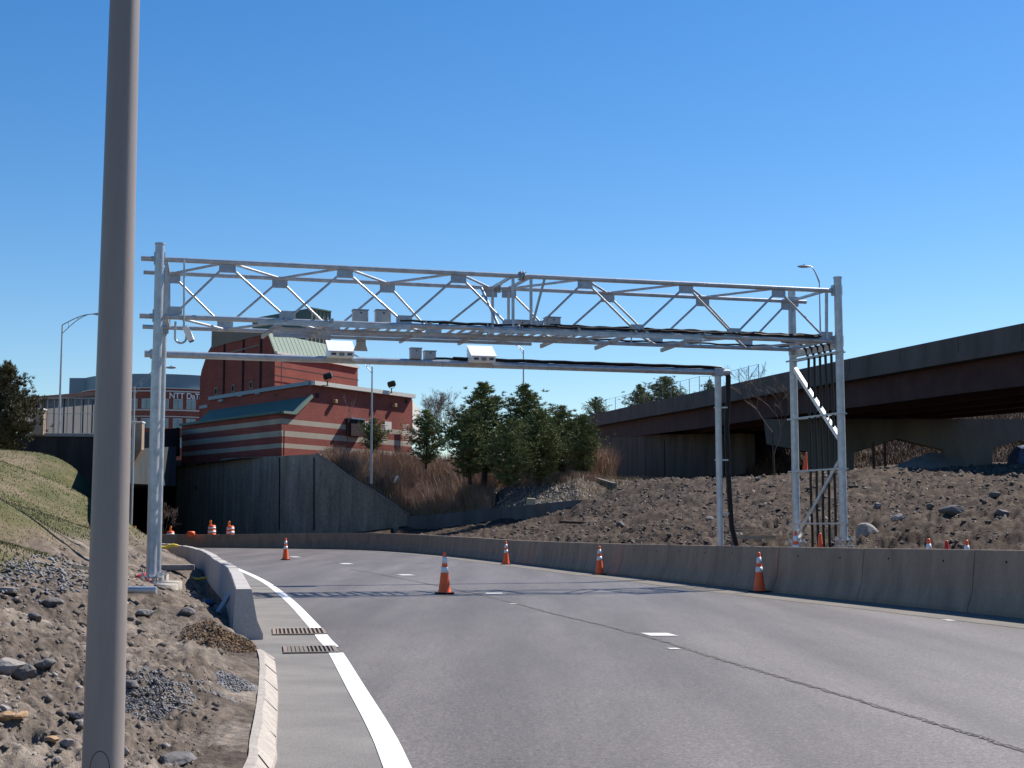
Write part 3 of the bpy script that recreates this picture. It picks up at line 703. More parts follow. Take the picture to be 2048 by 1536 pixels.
def lace(fr, bk, wf, wb):
    seq = sorted([(x, 1) for x in fr] + [(x, 0) for x in bk])
    for (xa, ta), (xb, tb) in zip(seq, seq[1:]): diag(ch(wf if ta else wb, xa), ch(wf if tb else wb, xb), .030, .12)
lace(ft1, bt1, FT, BT); lace(ft2, bt2, FT, BT); lace(fb1, bb1, FBm, BB); lace(fb2, bb2, FBm, BB)
# end frames and the doubled frame at mid span
for a, b, pa in ((FT, FBm, 333), (BT, BB, 338), (FT, FBm, 1026), (BT, BB, 985), (FT, FBm, 1062), (BT, BB, 1017), (FT, FBm, 1653), (BT, BB, 1580)):
    MB().bar(ch(a, pa), ch(b, pa), .06, .06, up=ng).build('end_upright', M['galv'], gan)
for (pf, pb) in ((333, 338), (1026, 985), (1062, 1017), (1653, 1580)):
    for wf, wb in ((FT, BT), (FBm, BB)): MB().bar(ch(wf, pf), ch(wb, pb), .06, .06).build('end_strut', M['galv'], gan)
MB().bar(ch(FT, 1090), ch(FBm, 1064) + Vector((0, 0, .1)), .05, .05, up=ng).build('brace', M['beige'] if False else M['rail'], gan)
MB().tube(ch(BT, 962), ch(FBm, 1000), .035, n=8).build('brace', M['galv_dark'], gan)
# saddles clamping the chords to the posts
for p, wts, top in ((LFp, (FT, FBm), 1), (LBp, (BT, BB), 1), (RFp, (FT, FBm), 1), (RBp, (BT, BB), 1)):
    for wt in wts:
        c = Vector((p.x, p.y, wt[2])); mb = MB(); mb.box(c + (off_f if p in (LFp, RFp) else off_b) * .5, (.24, .16, .26), math.atan2(dg.y, dg.x)); mb.build('saddle_clamp', M['galv_dark'], gan, bevel=.01)
# cross beam and braces of the right-hand tower
pa = Vector((RFp.x, RFp.y, P(1687, 690, RF_Y).z)); pb = Vector((RBp.x, RBp.y, pa.z)); MB().bar(pa, pb, .10, .17).build('cross_beam', M['galv'], gan)
dirt_f = Vector((RFp.x, RFp.y, 0)); dirt_b = Vector((RBp.x, RBp.y, 0))
bA = Vector((RBp.x, RBp.y, P(1600, 733, 36).z)); bB = Vector((RFp.x, RFp.y, P(1690, 882, 34).z)); dd = (bB - bA).normalized()
MB().bar(bA + dd * .05, bB - dd * .05, .10, .10).build('tower_brace', M['white'], gan)
bA = Vector((RBp.x, RBp.y, P(1605, 1078, 36).z)); bB = Vector((RFp.x, RFp.y, P(1690, 915, 34).z)); dd = (bB - bA).normalized()
MB().bar(bA + dd * .05, bB - dd * .05, .09, .09).build('tower_brace', M['galv'], gan)
for y in (703, 826, 937, 1047):
    zc = P(1690, y, 34).z; a = Vector((RBp.x, RBp.y, zc)); b = Vector((RFp.x, RFp.y, zc)); d = (b - a).normalized(); nn = Vector((d.y, -d.x, 0)) * -.11
    mb = MB().bar(a - d * .15 - nn, b + d * .32 - nn, .04, .04); mb.bar(a - d * .1 + nn * .9, b + d * .1 + nn * .9, .03, .03); mb.build('conduit_bracket', M['galv'], gan)
# five black conduits down the right-hand tower and onto the truss
for i in range(5):
    t = .34 + i * .125; a = RBp + (RFp - RBp) * t; z0 = P(1650, 1120, 35).z; zc = zb + .12
    q = [Vector((a.x, a.y, z0))] + [Vector((a.x + .01 * math.sin(k * 1.7 + i), a.y, z0 + (zc - .45 - z0) * k / 8)) for k in range(1, 9)]
    l0 = ch(FBm, 1640 - i * 12); l0 = l0 + (ch(BB, 1560 - i * 12) - l0) * (1 - t) + Vector((0, 0, .12))
    q += [a + Vector((-.05, 0, zc - .2 - a.z)), a + Vector((-.16, 0, zc - .06)), a + Vector((-.35, -.05, zc)), Vector((l0.x - .3, l0.y - .05, zc))]
    MB().path(q, .034, n=8).build('black_conduit', M['cable'], gan)
def cable_run(which, pa, pb, dz, do, r, n=40, amp=.012, name='cable'):
    A = ch(which, pa); B = ch(which, pb)
    pts = [A + (B - A) * (k / n) + Vector((0, 0, dz + amp * math.sin(k * 1.9) + amp * .6 * math.sin(k * .7))) + ng * do for k in range(n + 1)]
    return MB().path(pts, r, n=8).build(name, M['cable'], gan)
for k, (pa_, dz, do) in enumerate(((800, .10, .0), (800, .12, -.07), (1040, .09, .07), (1100, .14, -.02), (880, .10, -.14))): cable_run(FBm, pa_, 1640, dz, do, .024)
cable_run(BB, 820, 1580, .08, 0, .024)
# equipment rails and rungs slung under the truss
mb_r = []
rail_z = zb - .07
for do, pa_, pb_, dz in ((.10, 515, 820, 0), (.10, 965, 1400, 0), (-.55, 545, 1190, -.03), (-1.15, 545, 1400, -.02), (-1.62, 560, 1100, -.04)):
    A = ch(FBm, pa_) + ng * do; B = ch(FBm, pb_) + ng * do
    A.z = B.z = rail_z + dz; MB().bar(A, B, .05, .07).build('equipment_rail', M['galv'], gan)
for i in range(28):
    px = 640 + i * 21
    if 840 < px < 900 or 1130 < px < 1160: continue
    A = ch(FBm, px) + ng * -.15; B = ch(FBm, px) + ng * -1.62; A.z = B.z = zb - .01
    MB().bar(A, B, .035, .05).build('rung', M['rail'], gan)
for px in (562, 655, 852, 975, 1148, 1262, 1400):
    A = ch(FBm, px) + ng * .10 + dg * .10; B = ch(FBm, px) + ng * -1.95 - dg * .25; A.z = zb + .04; B.z = zb - .11
    MB().bar(A, B, .055, .09).build('hanger_arm', M['rail'], gan)
    q = ch(FBm, px) + ng * .02; mb = MB().bar(q + Vector((0, 0, -.24)), q + Vector((0, 0, .12)), .03, .03); mb.build('hanger_clamp', M['galv_dark'], gan)
# camera arm hanging at the left end
q = ch(FT, 368); q2 = ch(FBm, 368); pts = [Vector((q2.x, q2.y, q2.z))]
ct = thing('traffic_camera', (q2.x, q2.y, q2.z), 'small white traffic camera on a hooked pipe at the left end of the truss', 'camera')
MB().tube(q + ng * .09, q2 + ng * .09 - Vector((0, 0, .25)), .022, n=10).build('drop_pipe', M['galv'], ct)
hk = [q2 + dg * -.18 + Vector((0, 0, -.1)), q2 + dg * -.18 + Vector((0, 0, -.45))] + [q2 + dg * (-.06 - .12 * math.cos(a)) + Vector((0, 0, -.45 - .12 * math.sin(a))) for a in np.linspace(.3, math.pi - .2, 7)] + [q2 + dg * .06 + Vector((0, 0, -.38))]
MB().path(hk, .024, n=10).build('hooked_pipe', M['galv'], ct)
cb_ = q2 + dg * .10 + Vector((0, 0, -.36)) + ng * .06
rotm = Matrix.Rotation(R(-22), 3, 'Y') @ Matrix.Rotation(R(20), 3, 'X')
h_ = MB().box(cb_, (.13, .13, .34), rot=rotm).build('housing', M['white'], ct, bevel=.015)
MB().box(cb_ + rotm @ Vector((0, -.02, -.18)), (.10, .10, .03), rot=rotm).build('lens', M['darkglass'], h_)
# control cabinets sitting on the lower chords
def cabinet(c, sx, sy, sz, label, group):
    t = thing('control_cabinet', (c.x, c.y, c.z), label, 'cabinet', group, rz=math.atan2(dg.y, dg.x)); a = math.atan2(dg.y, dg.x)
    b = MB().box(c + Vector((0, 0, sz / 2)), (sx, sy, sz), a).build('case', M['cabinet'], t, bevel=.008)
    MB().box(c + Vector((0, 0, sz * .5)) + ng * (sy / 2 + .008), (sx * .9, .014, sz * .88), a).build('door', M['cabinet'], t, bevel=.004)
    MB().box(c + Vector((0, 0, sz + .012)), (sx + .03, sy + .03, .02), a).build('lid', M['galv_dark'], t)
    MB().box(c + Vector((0, 0, sz * .78)) + ng * (sy / 2 + .02), (.03, .02, .03), a).build('latch', M['black'], t)
gc = 'grey cabinets on the gantries'
for px, lb, sx, sz, do in ((724, 'grey steel cabinet on the truss, leftmost one above the trapezoid plate', .34, .28, -.30), (769, 'grey steel cabinet on the truss, second from left, against a diagonal', .34, .29, -.25),
        (1054, 'grey cabinet on the truss at mid span, partly behind the uprights', .36, .22, -.55), (1108, 'grey steel cabinet on the truss just right of mid span, rightmost', .34, .26, -.15)):
    c = ch(FBm, px) + ng * do + Vector((0, 0, .06)); cabinet(c, sx, .26, sz, lb, gc)

# ------------------------------------------------------------------ single tube gantry
ML = XY(302, 34.8); MR = XY(1440, 39.0); zm = P(302, 708, 34.8).z
mg = thing('tube_gantry', ((ML.x + MR.x) / 2, (ML.y + MR.y) / 2, 0), 'lower galvanised gantry of a single straight tube, running under the truss', 'gantry')
dm = (MR - ML).normalized(); nm = Vector((dm.y, -dm.x, 0))
def mo(px, z=zm): return on(ML, MR, z, px)
MB().tube(mo(289), mo(1458), .090, n=24).build('cross_tube', M['galv'], mg)
for p in (ML, MR):
    b = gz(p) if p is ML else .6
    po = MB().tube((p.x, p.y, b + .05), (p.x, p.y, zm - .06), .092, n=24).build('post', M['galv'], mg)
    mb = MB().tube((p.x, p.y, b + .05), (p.x, p.y, b + .08), .22, n=20)
    for k in range(6): a = k * math.pi / 3; mb.tube((p.x + .18 * math.cos(a), p.y + .18 * math.sin(a), b - .1), (p.x + .18 * math.cos(a), p.y + .18 * math.sin(a), b + .16), .013, n=6)
    mb.build('base_plate', M['galv'], po)
    MB().lathe([(.36, -.4), (.36, .03), (.001, .04)], c=(p.x + .1, p.y, b), n=24).build('footing', M['footing'], mg)
    mb = MB().box((p.x, p.y, zm), (.26, .24, .22), math.atan2(dm.y, dm.x)); mb.build('head_plate', M['galv_dark'], mg, bevel=.01)
for px, r in ((810, .094), (848, .094), (885, .094), (985, .094), (1095, .094), (1293, .094), (1387, .094), (620, .094)):
    c = mo(px); MB().tube(c - dm * .015, c + dm * .015, r, n=20).build('strap', M['galv_dark'], mg)
for k, (a_, dz, do) in enumerate(((868, .125, 0), (905, .15, .05), (990, .12, -.05))):
    pts = [mo(a_ + (1440 - a_) * i / 24) + Vector((0, 0, dz + .008 * math.sin(i * 2 + k))) + nm * do for i in range(25)]
    e = mo(1440) + dm * (.15 + .04 * k) + nm * (.02 * k)
    pts += [e + Vector((-.02, 0, .06)), e + Vector((.05, 0, -.12)), e + Vector((.04, 0, -.6)), e + Vector((-.02, 0, -1.5)), e + Vector((.0, 0, -2.6)), e + Vector((.03, 0, -3.4)), Vector((e.x + .08, e.y, 1.4)), Vector((e.x + .24, e.y, .7)), Vector((e.x + .4, e.y, .3))]
    MB().path(pts, .026 if k else .032, n=8).build('cable', M['cable'], mg)
for y in (815, 920, 1027):
    z_ = P(1440, y, 39).z; MB().bar(MR + Vector((-.12, 0, z_)), MR + Vector((.26, 0, z_)), .04, .04).build('conduit_bracket', M['galv'], mg)
def housing(px, label):
    c = mo(px) + nm * .22 + Vector((0, 0, .12)); a = math.atan2(dm.y, dm.x); W, D_, H_ = .64, .55, .34
    t = thing('camera_housing', c, label, 'camera housing', 'white camera housings on the lower gantry', rz=a)
    rz_ = Matrix.Rotation(a, 3, 'Z'); T = lambda x, y, z: c + rz_ @ Vector((x, y, z))
    prof = [(-D_ / 2, -.09), (D_ / 2, -.09), (D_ / 2, .34), (D_ / 2 - .08, .35), (-D_ / 2, .035)]
    MB().prism([T(-W / 2, y, z) for y, z in prof], rz_ @ Vector((W, 0, 0))).build('case', M['white'], t, bevel=.008)
    MB().prism([T(-W / 2 - .03, y, z) for y, z in [(-D_ / 2 - .05, .03), (D_ / 2 - .08, .365), (D_ / 2 - .08, .385), (-D_ / 2 - .05, .05)]], rz_ @ Vector((W + .06, 0, 0))).build('sun_shield', M['white'], t)
    for x in (-.20, .21): MB().box(T(x, -D_ / 2 - .006, -.025), (.12, .02, .055), a).build('window', M['darkglass'], t)
    MB().box(T(.005, -D_ / 2 - .006, -.03), (.13, .02, .075), a).build('vent_panel', M['vent'], t)
    MB().bar(T(W / 2 - .05, 0, -.09), T(W / 2 + .12, .1, -.16), .03, .03).build('bracket', M['galv_dark'], t)
housing(677, 'white slant-topped camera housing on the lower tube, left one before the brick tower')
housing(958, 'white slant-topped camera housing on the lower tube, right one against the sky')
for px, sx, sz, lb in ((831, .29, .27, 'grey cabinet standing on the lower tube, left and taller of the two'), (861, .30, .22, 'grey cabinet on the lower tube, right and lower of the two')):
    c = mo(px) + Vector((0, 0, .09)) - nm * (.0 if px == 831 else .12); cabinet(c, sx, .26, sz, lb, gc)
# trapezoid plate below the truss
A = ch(BB, 712); B = ch(BB, 733); c = ch(BB, 721); wv = dg
t = MB().prism([c + wv * x + Vector((0, 0, z)) for x, z in ((-.11, -.06), (.12, -.06), (.12, -.24), (.17, -.40), (-.17, -.40), (-.10, -.24))], ng * .05); o = t.build('antenna_plate', M['rail']); tag(o, 'grey bell-shaped antenna plate hanging under the truss beside the left white housing', 'antenna')

# ------------------------------------------------------------------ foreground pole
q = G(228, 1052 + 1.2 * F / 5.5, .2); px0 = XY(219.5, 5.5)
fp = thing('street_pole', (px0.x, px0.y, .2), 'thick taupe steel pole in the left foreground, cut off by the top of the picture', 'pole')
MB().tube((px0.x, px0.y, .15), (px0.x, px0.y, 8.5), .0805, .028, n=48).build('shaft', M['polepaint'], fp)
MB().path([(px0.x, px0.y, 8.4), (px0.x + .4, px0.y + .2, 8.9), (px0.x + 1.2, px0.y + .4, 9.1), (px0.x + 2.0, px0.y + .6, 9.1)], .03, n=10).build('arm', M['polepaint'], fp)
MB().lathe([(.001, -.06), (.12, -.04), (.14, .02), (.001, .08)], c=(px0.x + 2.2, px0.y + .6, 9.1), n=16).build('lamp_head', M['lampgrey'], fp)
hc = Vector((px0.x, px0.y, .47)); dcam = Vector((.12, -1, 0)).normalized(); sdv = Vector((-dcam.y, dcam.x, 0))
# handhole rim: a rounded ring that hugs the shaft
ring = []
for k in range(28):
    a = 2 * math.pi * k / 28; x = .036 * math.cos(a); z = .07 * math.sin(a) + (.03 if math.sin(a) > 0 else -.03); rr_ = .0785 - .0062 * .3
    y = math.sqrt(rr_ ** 2 - x * x); ring.append(hc + sdv * x + dcam * y + Vector((0, 0, z)))
MB().path(ring + [ring[0]], .0022, n=5).build('handhole_rim', M['black'], fp)

# ------------------------------------------------------------------ street lamps
def street_lamp(px, base, top, Y, head, label, r=.09, mat_=None, group=None):
    b = P(px, base, Y); tp = Vector((b.x, b.y, P(px, top, Y).z)); hd = P(head[0], head[1], Y); m = mat_ or M['lampgrey']
    t = thing('street_lamp', b, label, 'street lamp', group)
    MB().tube(b, tp, r, r * .55, n=12).build('pole', m, t)
    dx = hd.x - tp.x; dz = hd.z - tp.z; up = []; lo = []
    for k in range(11):
        s = k / 10; up.append(tp + Vector((dx * s, 0, dz * math.sin(s * math.pi / 2)))); 
        lo.append(tp + Vector((dx * s, 0, -abs(dx) * .28 + (dz + abs(dx) * .28) * math.sin(s * math.pi / 2))))
    MB().path(up, .035, n=6).build('arm', m, t); MB().path(lo[:9], .03, n=6).build('arm', m, t)
    mb = MB()
    for k in (2, 5, 7): mb.tube(up[k], lo[k], .02, n=5)
    mb.build('arm_web', m, t)
    sg = 1 if dx > 0 else -1; hm = MB()
    vs = []
    prof = [(0, .03), (.12, .07), (.40, .13), (.70, .13), (.95, .06), (1.0, .01)]
    for (x, rr2) in prof:
        for i in range(12):
            a = 2 * math.pi * i / 12; vs.append(hd + Vector((sg * (x * .95 - .1), rr2 * 1.2 * math.cos(a), rr2 * .75 * math.sin(a))))
    hm.add(vs, [(k * 12 + i, k * 12 + (i + 1) % 12, k * 12 + 12 + (i + 1) % 12, k * 12 + 12 + i) for k in range(5) for i in range(12)], True); hm.add(vs[-12:], [tuple(range(12))]); h = hm.build('lamp_head', m, t)
    MB().tube(hd + Vector((sg * .4, 0, .08)), hd + Vector((sg * .4, 0, .16)), .04, n=8).build('photocell', M['black'], h)
street_lamp(117.5, 869, 650, 98, (187, 628), 'tall davit street lamp on the wall, between the pine and the big pole')
street_lamp(266, 885, 773, 108, (332, 735), 'street lamp whose cobra head shows right of the left gantry posts', r=.11)
street_lamp(742, 967, 733, 112, (694, 706), 'grey street lamp rising from the brush before the brick building', r=.10)
street_lamp(1047, 900, 700, 150, (1018, 684), 'distant street lamp above the pines behind the truss', r=.12)
street_lamp(1642, 715, 562, 92, (1620, 533), 'street lamp on the overpass beside the right tower, curved arm to the left', r=.07)
b = P(261, 1086, 58); tp = P(264, 848, 58); tp.x = b.x
sp = thing('steel_post', b, 'slim pale steel post between the big pole and the gantry posts', 'post'); MB().tube(b, tp, .055, n=12).build('shaft', M['lampgrey'], sp); MB().tube(tp, tp + Vector((0, 0, .03)), .07, n=12).build('cap', M['lampgrey'], sp)

# ------------------------------------------------------------------ retaining walls and upper hillside
C = XY(563, 118); Lp = XY(362, 133); Rp = XY(825, 134)
def wall_prism(pts_top, z0, thick, name, m, label, cat, away=None, panels=None, parent=None):
    """pts_top: list of Vector with z = wall top; z0 list/number of foot heights"""
    mb = MB(); n = len(pts_top); z0 = z0 if isinstance(z0, (list, tuple)) else [z0] * n
    for i in range(n - 1):
        a, b = pts_top[i], pts_top[i + 1]; d = Vector((b.x - a.x, b.y - a.y, 0)).normalized(); nn = Vector((-d.y, d.x, 0)) * thick
        if nn.y < 0: nn = -nn
        mb.prism([Vector((a.x, a.y, z0[i])), Vector((b.x, b.y, z0[i + 1])), b, a], nn)
    o = mb.build(name, m, parent)
    if label: tag(o, label, cat)
    return o
w0 = P(330, 921, 135); w0.y = 135
pl_ = WP(345, 921, C, Lp); pc = P(559, 912, 117.9); pr_ = P(632, 908, 116)
rw = thing('retaining_wall', (pc.x, pc.y, 0), 'tall stained concrete retaining wall under the brick building, sloping down into the brush', 'retaining wall')
wall_prism([pl_, pc], -1, .8, 'wall_panel', M['retain'], None, None, parent=rw)
wall_prism([pc + Vector((.02, -.05, 0)), pr_], -1, .8, 'wall_panel', M['retain'], None, None, parent=rw)
# rounded panel where the wing begins, then the falling wing
dgp = [(632, 908), (660, 925), (690, 948), (720, 967), (750, 985), (780, 1004), (806, 1024), (820, 1031)]
wg = [P(x, y, 116 + i * .15) for i, (x, y) in enumerate(dgp)]
wall_prism(wg, -1, .6, 'wing_wall', M['retain'], None, None, parent=rw)
mb = MB()
for a, b in zip(wg, wg[1:]): mb.bar(a + Vector((0, .3, .06)), b + Vector((0, .3, .06)), .75, .13)
mb.build('coping', M['rockpale'], rw)
mb = MB()
for px in (385, 402, 430, 462, 495, 530):
    p = WP(px, 1050, C, Lp); q = WP(px, 925, C, Lp); mb.bar(p + Vector((.0, -.03, 0)), q + Vector((0, -.03, 0)), .05, .05, up=(0, 1, 0))
for px in (559, 628): p = P(px, 1060, 115.9 if px > 600 else 117.8); q = P(px, 915, 115.9 if px > 600 else 117.8); mb.bar(p, q, .09, .06, up=(0, 1, 0))
mb.build('panel_joint', M['tunneldark'], rw)
mb = MB()
for px, py in ((393, 975), (458, 967), (525, 959)): p = WP(px, py, C, Lp); mb.box(p + Vector((0, -.06, 0)), (.22, .08, .30), .9)
mb.build('drain_hole', M['tunneldark'], rw)
lw = [P(815, 1033, 116), P(900, 1026, 110), P(1000, 1015, 101), P(1080, 1007, 94), P(1155, 1000, 88)]
lwo = wall_prism(lw, [p.z - 1.8 for p in lw], .4, 'low_wall', M['pier'], 'low concrete wall running from the wing wall to the dirt mound', 'wall')
# hillside sheet behind the walls
hp = [330, 480, 560, 632, 660, 690, 720, 750, 780, 806, 820, 900, 1000, 1080, 1155, 1200, 1300, 1420]
hf = [135, 122, 118.8, 116.6, 116.8, 117, 117, 117, 117, 117, 116.8, 110.3, 101.3, 94.3, 88.3, 92, 96, 104]
hz = [7.0, 7.3, 7.3, 7.35, 6.6, 5.7, 4.9, 4.2, 3.4, 2.6, 2.2, 2.35, 2.65, 2.8, 2.95, 3.1, 3.3, 3.6]
ht = [7.2, 7.3, 7.35, 7.5, 7.4, 7.2, 6.9, 6.6, 6.3, 6.0, 5.8, 5.2, 4.9, 4.9, 5.0, 4.9, 4.9, 5.0]
def hill(px, s):                   # s metres behind the wall
    fd = np.interp(px, hp, hf); z0 = np.interp(px, hp, hz); z1 = np.interp(px, hp, ht)
    t = np.clip(s / 14, 0, 1); z = z0 + (z1 - z0) * (t * t * (3 - 2 * t)) + np.clip(s - 14, 0, 100) * .012
    y = fd + s; x = (px - 1024) / F * y * (1 / CP) * (1.0) 
    x = (px - 1024) / F * (y * CP + (z - EYE) * SP)
    return x, y, z + (fbm(x * .6, y * .6, 4) - .5) * .5 * np.clip(s / 3, 0, 1)
pxs = np.linspace(330, 1420, 260); ss = np.concatenate([np.linspace(0, 30, 70), np.linspace(32, 90, 20)])
PX, S = np.meshgrid(pxs, ss, indexing='ij'); hx, hy, hzv = hill(PX, S)
idx = np.arange(PX.size).reshape(PX.shape); f = np.stack([idx[:-1, :-1], idx[1:, :-1], idx[1:, 1:], idx[:-1, 1:]], -1).reshape(-1, 4)
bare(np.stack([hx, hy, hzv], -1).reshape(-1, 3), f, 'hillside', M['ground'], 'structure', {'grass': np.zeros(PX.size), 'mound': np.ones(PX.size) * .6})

# ------------------------------------------------------------------ blades helper
def blades(x, y, z, h, wd, lean=.25, rg=None, name='', m=None, label=None, cat=None):
    rg = rg or np.random.default_rng(5); n = len(x); a = rg.uniform(0, np.pi, n); lx = rg.normal(0, lean, n) * h; ly = rg.normal(0, lean, n) * h
    cx, sx = np.cos(a) * wd, np.sin(a) * wd
    m1 = np.stack([x + lx * .35, y + ly * .35, z + h * .55], -1)
    v = np.stack([np.stack([x - cx, y - sx, z - .05], -1), np.stack([x + cx, y + sx, z - .05], -1), m1 + np.stack([cx * .7, sx * .7, 0 * cx], -1), m1 - np.stack([cx * .7, sx * .7, 0 * cx], -1), np.stack([x + lx, y + ly, z + h], -1)], 1)
    b = np.arange(n)[:, None] * 5
    f = np.concatenate([b + np.array([[0, 1, 2]]), b + np.array([[0, 2, 3]]), b + np.array([[3, 2, 4]])]); 
    o = bare(v.reshape(-1, 3), f, name, m, 'stuff'); 
    if label: o['label'] = label; o['category'] = cat
    return o
rg = np.random.default_rng(21)
def brush_pts(n, p0, p1, s0, s1, pw=1.0): 
    px = rg.uniform(p0, p1, n); s = s0 + (s1 - s0) * rg.random(n) ** pw; return px, s
px, s = brush_pts(85000, 640, 1200, .4, 26, 1.25)
n_b = len(px); dens = fbm(px / 28, s / 2.2, 3); keep = (dens > .36 - .1 * (s < 6)) & ~((px > 960 + 30 * rg.random(n_b)) & (s < 10)); px, s = px[keep], s[keep]
x, y, z = hill(px, s); hgt = (.8 + 2.0 * fbm(px / 20, s / 4, 3)) * np.clip((px - 625) / 50, .35, 1) * np.clip((1130 - px) / 160, .3, 1) * rg.uniform(.55, 1.15, len(px))
hgt *= 1 + .45 * np.exp(-((px - 760) / 60) ** 2)
blades(x, y, z, hgt, .022, .22, rg, 'dry_brush', M['brush'], 'thicket of dry brown brush covering the slope below the brick building', 'brush')
px, s = brush_pts(26000, 800, 1230, 16, 34); x, y, z = hill(px, s)
blades(x, y, z, rg.uniform(1.6, 3.4, len(px)) * (.7 + .5 * fbm(px / 15, s / 4, 2)), .03, .2, rg, 'dry_brush', M['brush'], 'tall dry scrub standing behind the pines', 'brush')
px, s = brush_pts(6000, 700, 960, .1, 4); x, y, z = hill(px, s)
blades(x, y, z, rg.uniform(.4, 1.0, len(px)), .02, .5, rg, 'dead_reeds', M['reed'], 'straw coloured dead reeds along the top of the low wall', 'reeds')
px, s = brush_pts(7000, 1000, 1420, .5, 22); x, y, z = hill(px, s)
blades(x, y, z, rg.uniform(.12, .45, len(px)), .02, .4, rg, 'dead_grass', M['reed'], 'thin dead grass under the pines and along the crest', 'grass')

# ------------------------------------------------------------------ trees
def pine_mesh(h, r, seed, nb=None, base=.18, tuft=.24, up=.62, dens=1.0):
    g = np.random.default_rng(seed); V = []; Fc = []; tr = MB()
    tr.path([(0, 0, -.2), (g.normal(0, .05), 0, h * .35), (g.normal(0, .08), g.normal(0, .05), h * .7), (g.normal(0, .06), 0, h * .97)], .022 * h, n=8, r1=.02)
    levels = int(h * 4.0); T = []
    for k in range(levels):
        s = (k + g.uniform(-.3, .3)) / levels; zz = h * (base + (1 - base) * s)
        rad = 1.32 * r * min(1.0, .55 + 2.2 * s) * (1 - s) ** .78 * g.uniform(.72, 1.18) * (1.0 if s > .12 else .6 + 3 * s)
        if s > .8: rad = r * (1 - s) * 1.9 * g.uniform(.6, 1.2) + .08
        for j in range(g.integers(5, 8)):
            a = g.uniform(0, 2 * np.pi); L = rad * g.uniform(.55, 1.15); rise = up * g.uniform(.2, 1.3) * L * (1 + s)
            p0 = np.array([0, 0, zz]); p1 = np.array([np.cos(a) * L, np.sin(a) * L, zz + rise])
            if L > .5 and g.random() < .5: tr.path([p0, (p0 + p1) / 2 + [0, 0, -.06 * L], p1], .028, n=4, r1=.008)
            m = max(3, int(L * 10 * dens))
            for q in range(m):
                f_ = (q + g.uniform(.3, 1)) / m; f_ = f_ ** .6
                p = p0 + (p1 - p0) * f_ + g.normal(0, .10 + .09 * L * f_, 3) * [1, 1, .7]; T.append((p, a, f_))
    # leader tufts
    for q in range(10): T.append((np.array([g.normal(0, .05), g.normal(0, .05), h * (.9 + .012 * q)]), 0, .2))
    n = len(T); pc = np.array([t[0] for t in T]); aa = np.array([t[1] for t in T])
    K = 13
    d = g.normal(0, 1, (n, K, 3)); d[..., 2] = np.abs(d[..., 2]) * 1.0 + .25; d[..., 0] += np.cos(aa)[:, None] * .5; d[..., 1] += np.sin(aa)[:, None] * .5
    d /= np.linalg.norm(d, axis=-1, keepdims=True); ln = g.uniform(.6, 1.15, (n, K, 1)) * tuft
    sd2 = np.cross(d, g.normal(0, 1, (n, K, 3))); sd2 /= np.linalg.norm(sd2, axis=-1, keepdims=True)
    b = pc[:, None] + 0 * d; tip = b + d * ln; wv = sd2 * .022 * (tuft / .24)
    v = np.stack([b - wv, b + wv, tip + wv * .5, tip - wv * .5], 2).reshape(-1, 3); f = np.arange(len(v)).reshape(-1, 4)
    return v, f, tr
def np_mesh(v, f, name, m):
    o = bare(v, f, name, m); return o
variants = []
def make_pine(h, r, seed, label, m=None, **k):
    v, f, tr = pine_mesh(h, r, seed, **k); t = thing('pine_tree', (0, 0, 0), label, 'pine tree')
    c_ = np_mesh(v, f, 'crown', m or M['needle']); c_.parent = t; tr.build('trunk', M['bark'], t); return t
PV = [make_pine(7.5, 2.0, 3, '', base=.12), make_pine(7.0, 2.3, 8, '', base=.07), make_pine(6.0, 2.3, 15, '', base=.07)]
used = [False] * 3
def put_pine(v, px, basey, topy, Y, label, group, wx=1.0, rz=0, z=None):
    h0 = [7.5, 7.0, 6.0][v]; b = P(px, basey, Y); tp = P(px, topy, Y); t = PV[v] if not used[v] else copy_tree(PV[v]); used[v] = True
    s = (tp.z - b.z) / h0; t.location = b; wx *= 1.22; t.scale = (s * wx, s * wx, s); t.rotation_euler = (0, 0, rz); t['label'] = label; t['category'] = 'pine tree'; t['group'] = group
pg = 'pines on the slope beside the overpass'
put_pine(0, 968, 968, 768, 109, 'tallest dark pine at the left of the clump, its tip highest over the brush', pg, 1.18, 0)
put_pine(1, 940, 965, 822, 106, 'bushy pine leaning out at the left edge of the clump', pg, 1.05, 1.0)
put_pine(0, 1050, 965, 772, 110, 'second tall pine with a narrow tip, in the middle of the clump', pg, 1.05, 2.1)
put_pine(2, 1017, 982, 842, 98, 'lighter green pine standing in front of the clump, nearest the low wall', pg, .80, .6)
put_pine(1, 1078, 970, 822, 101, 'broad pine with a dark leaning trunk, right of the light green one', pg, 1.0, 2.9)
put_pine(2, 1125, 958, 815, 107, 'dense pine fourth from the left, its top forked', pg, .9, 4.2)
put_pine(1, 1168, 959, 832, 104, 'round pine at the right end of the clump, next to the overpass wall', pg, .85, 5.0)
put_pine(1, 852, 935, 822, 121, 'short pine in the brush right of the brick building', pg, .95, 3.6)
put_pine(2, 745, 905, 838, 119, 'small young pine behind the lamp pole before the brick wall', pg, .95, 1.6)
put_pine(2, 1192, 850, 795, 175, 'distant pine top over the overpass rail, left one', 'far pines behind the overpass', .9, .5)
put_pine(0, 1280, 850, 770, 175, 'distant pine top over the overpass rail, middle one', 'far pines behind the overpass', 1.2, 1.5)
put_pine(1, 1330, 850, 755, 165, 'distant pine top over the overpass rail, tallest and widest', 'far pines behind the overpass', 1.3, 2.5)
put_pine(0, 1420, 820, 760, 165, 'distant pine top beside the bend of the lower gantry', 'far pines behind the overpass', 1.1, 3.5)
t = make_pine(6.2, 3.0, 31, 'large blue-green pine at the left edge on top of the grass slope', M['needle2'], base=.03, tuft=.30, up=.45, dens=1.25)
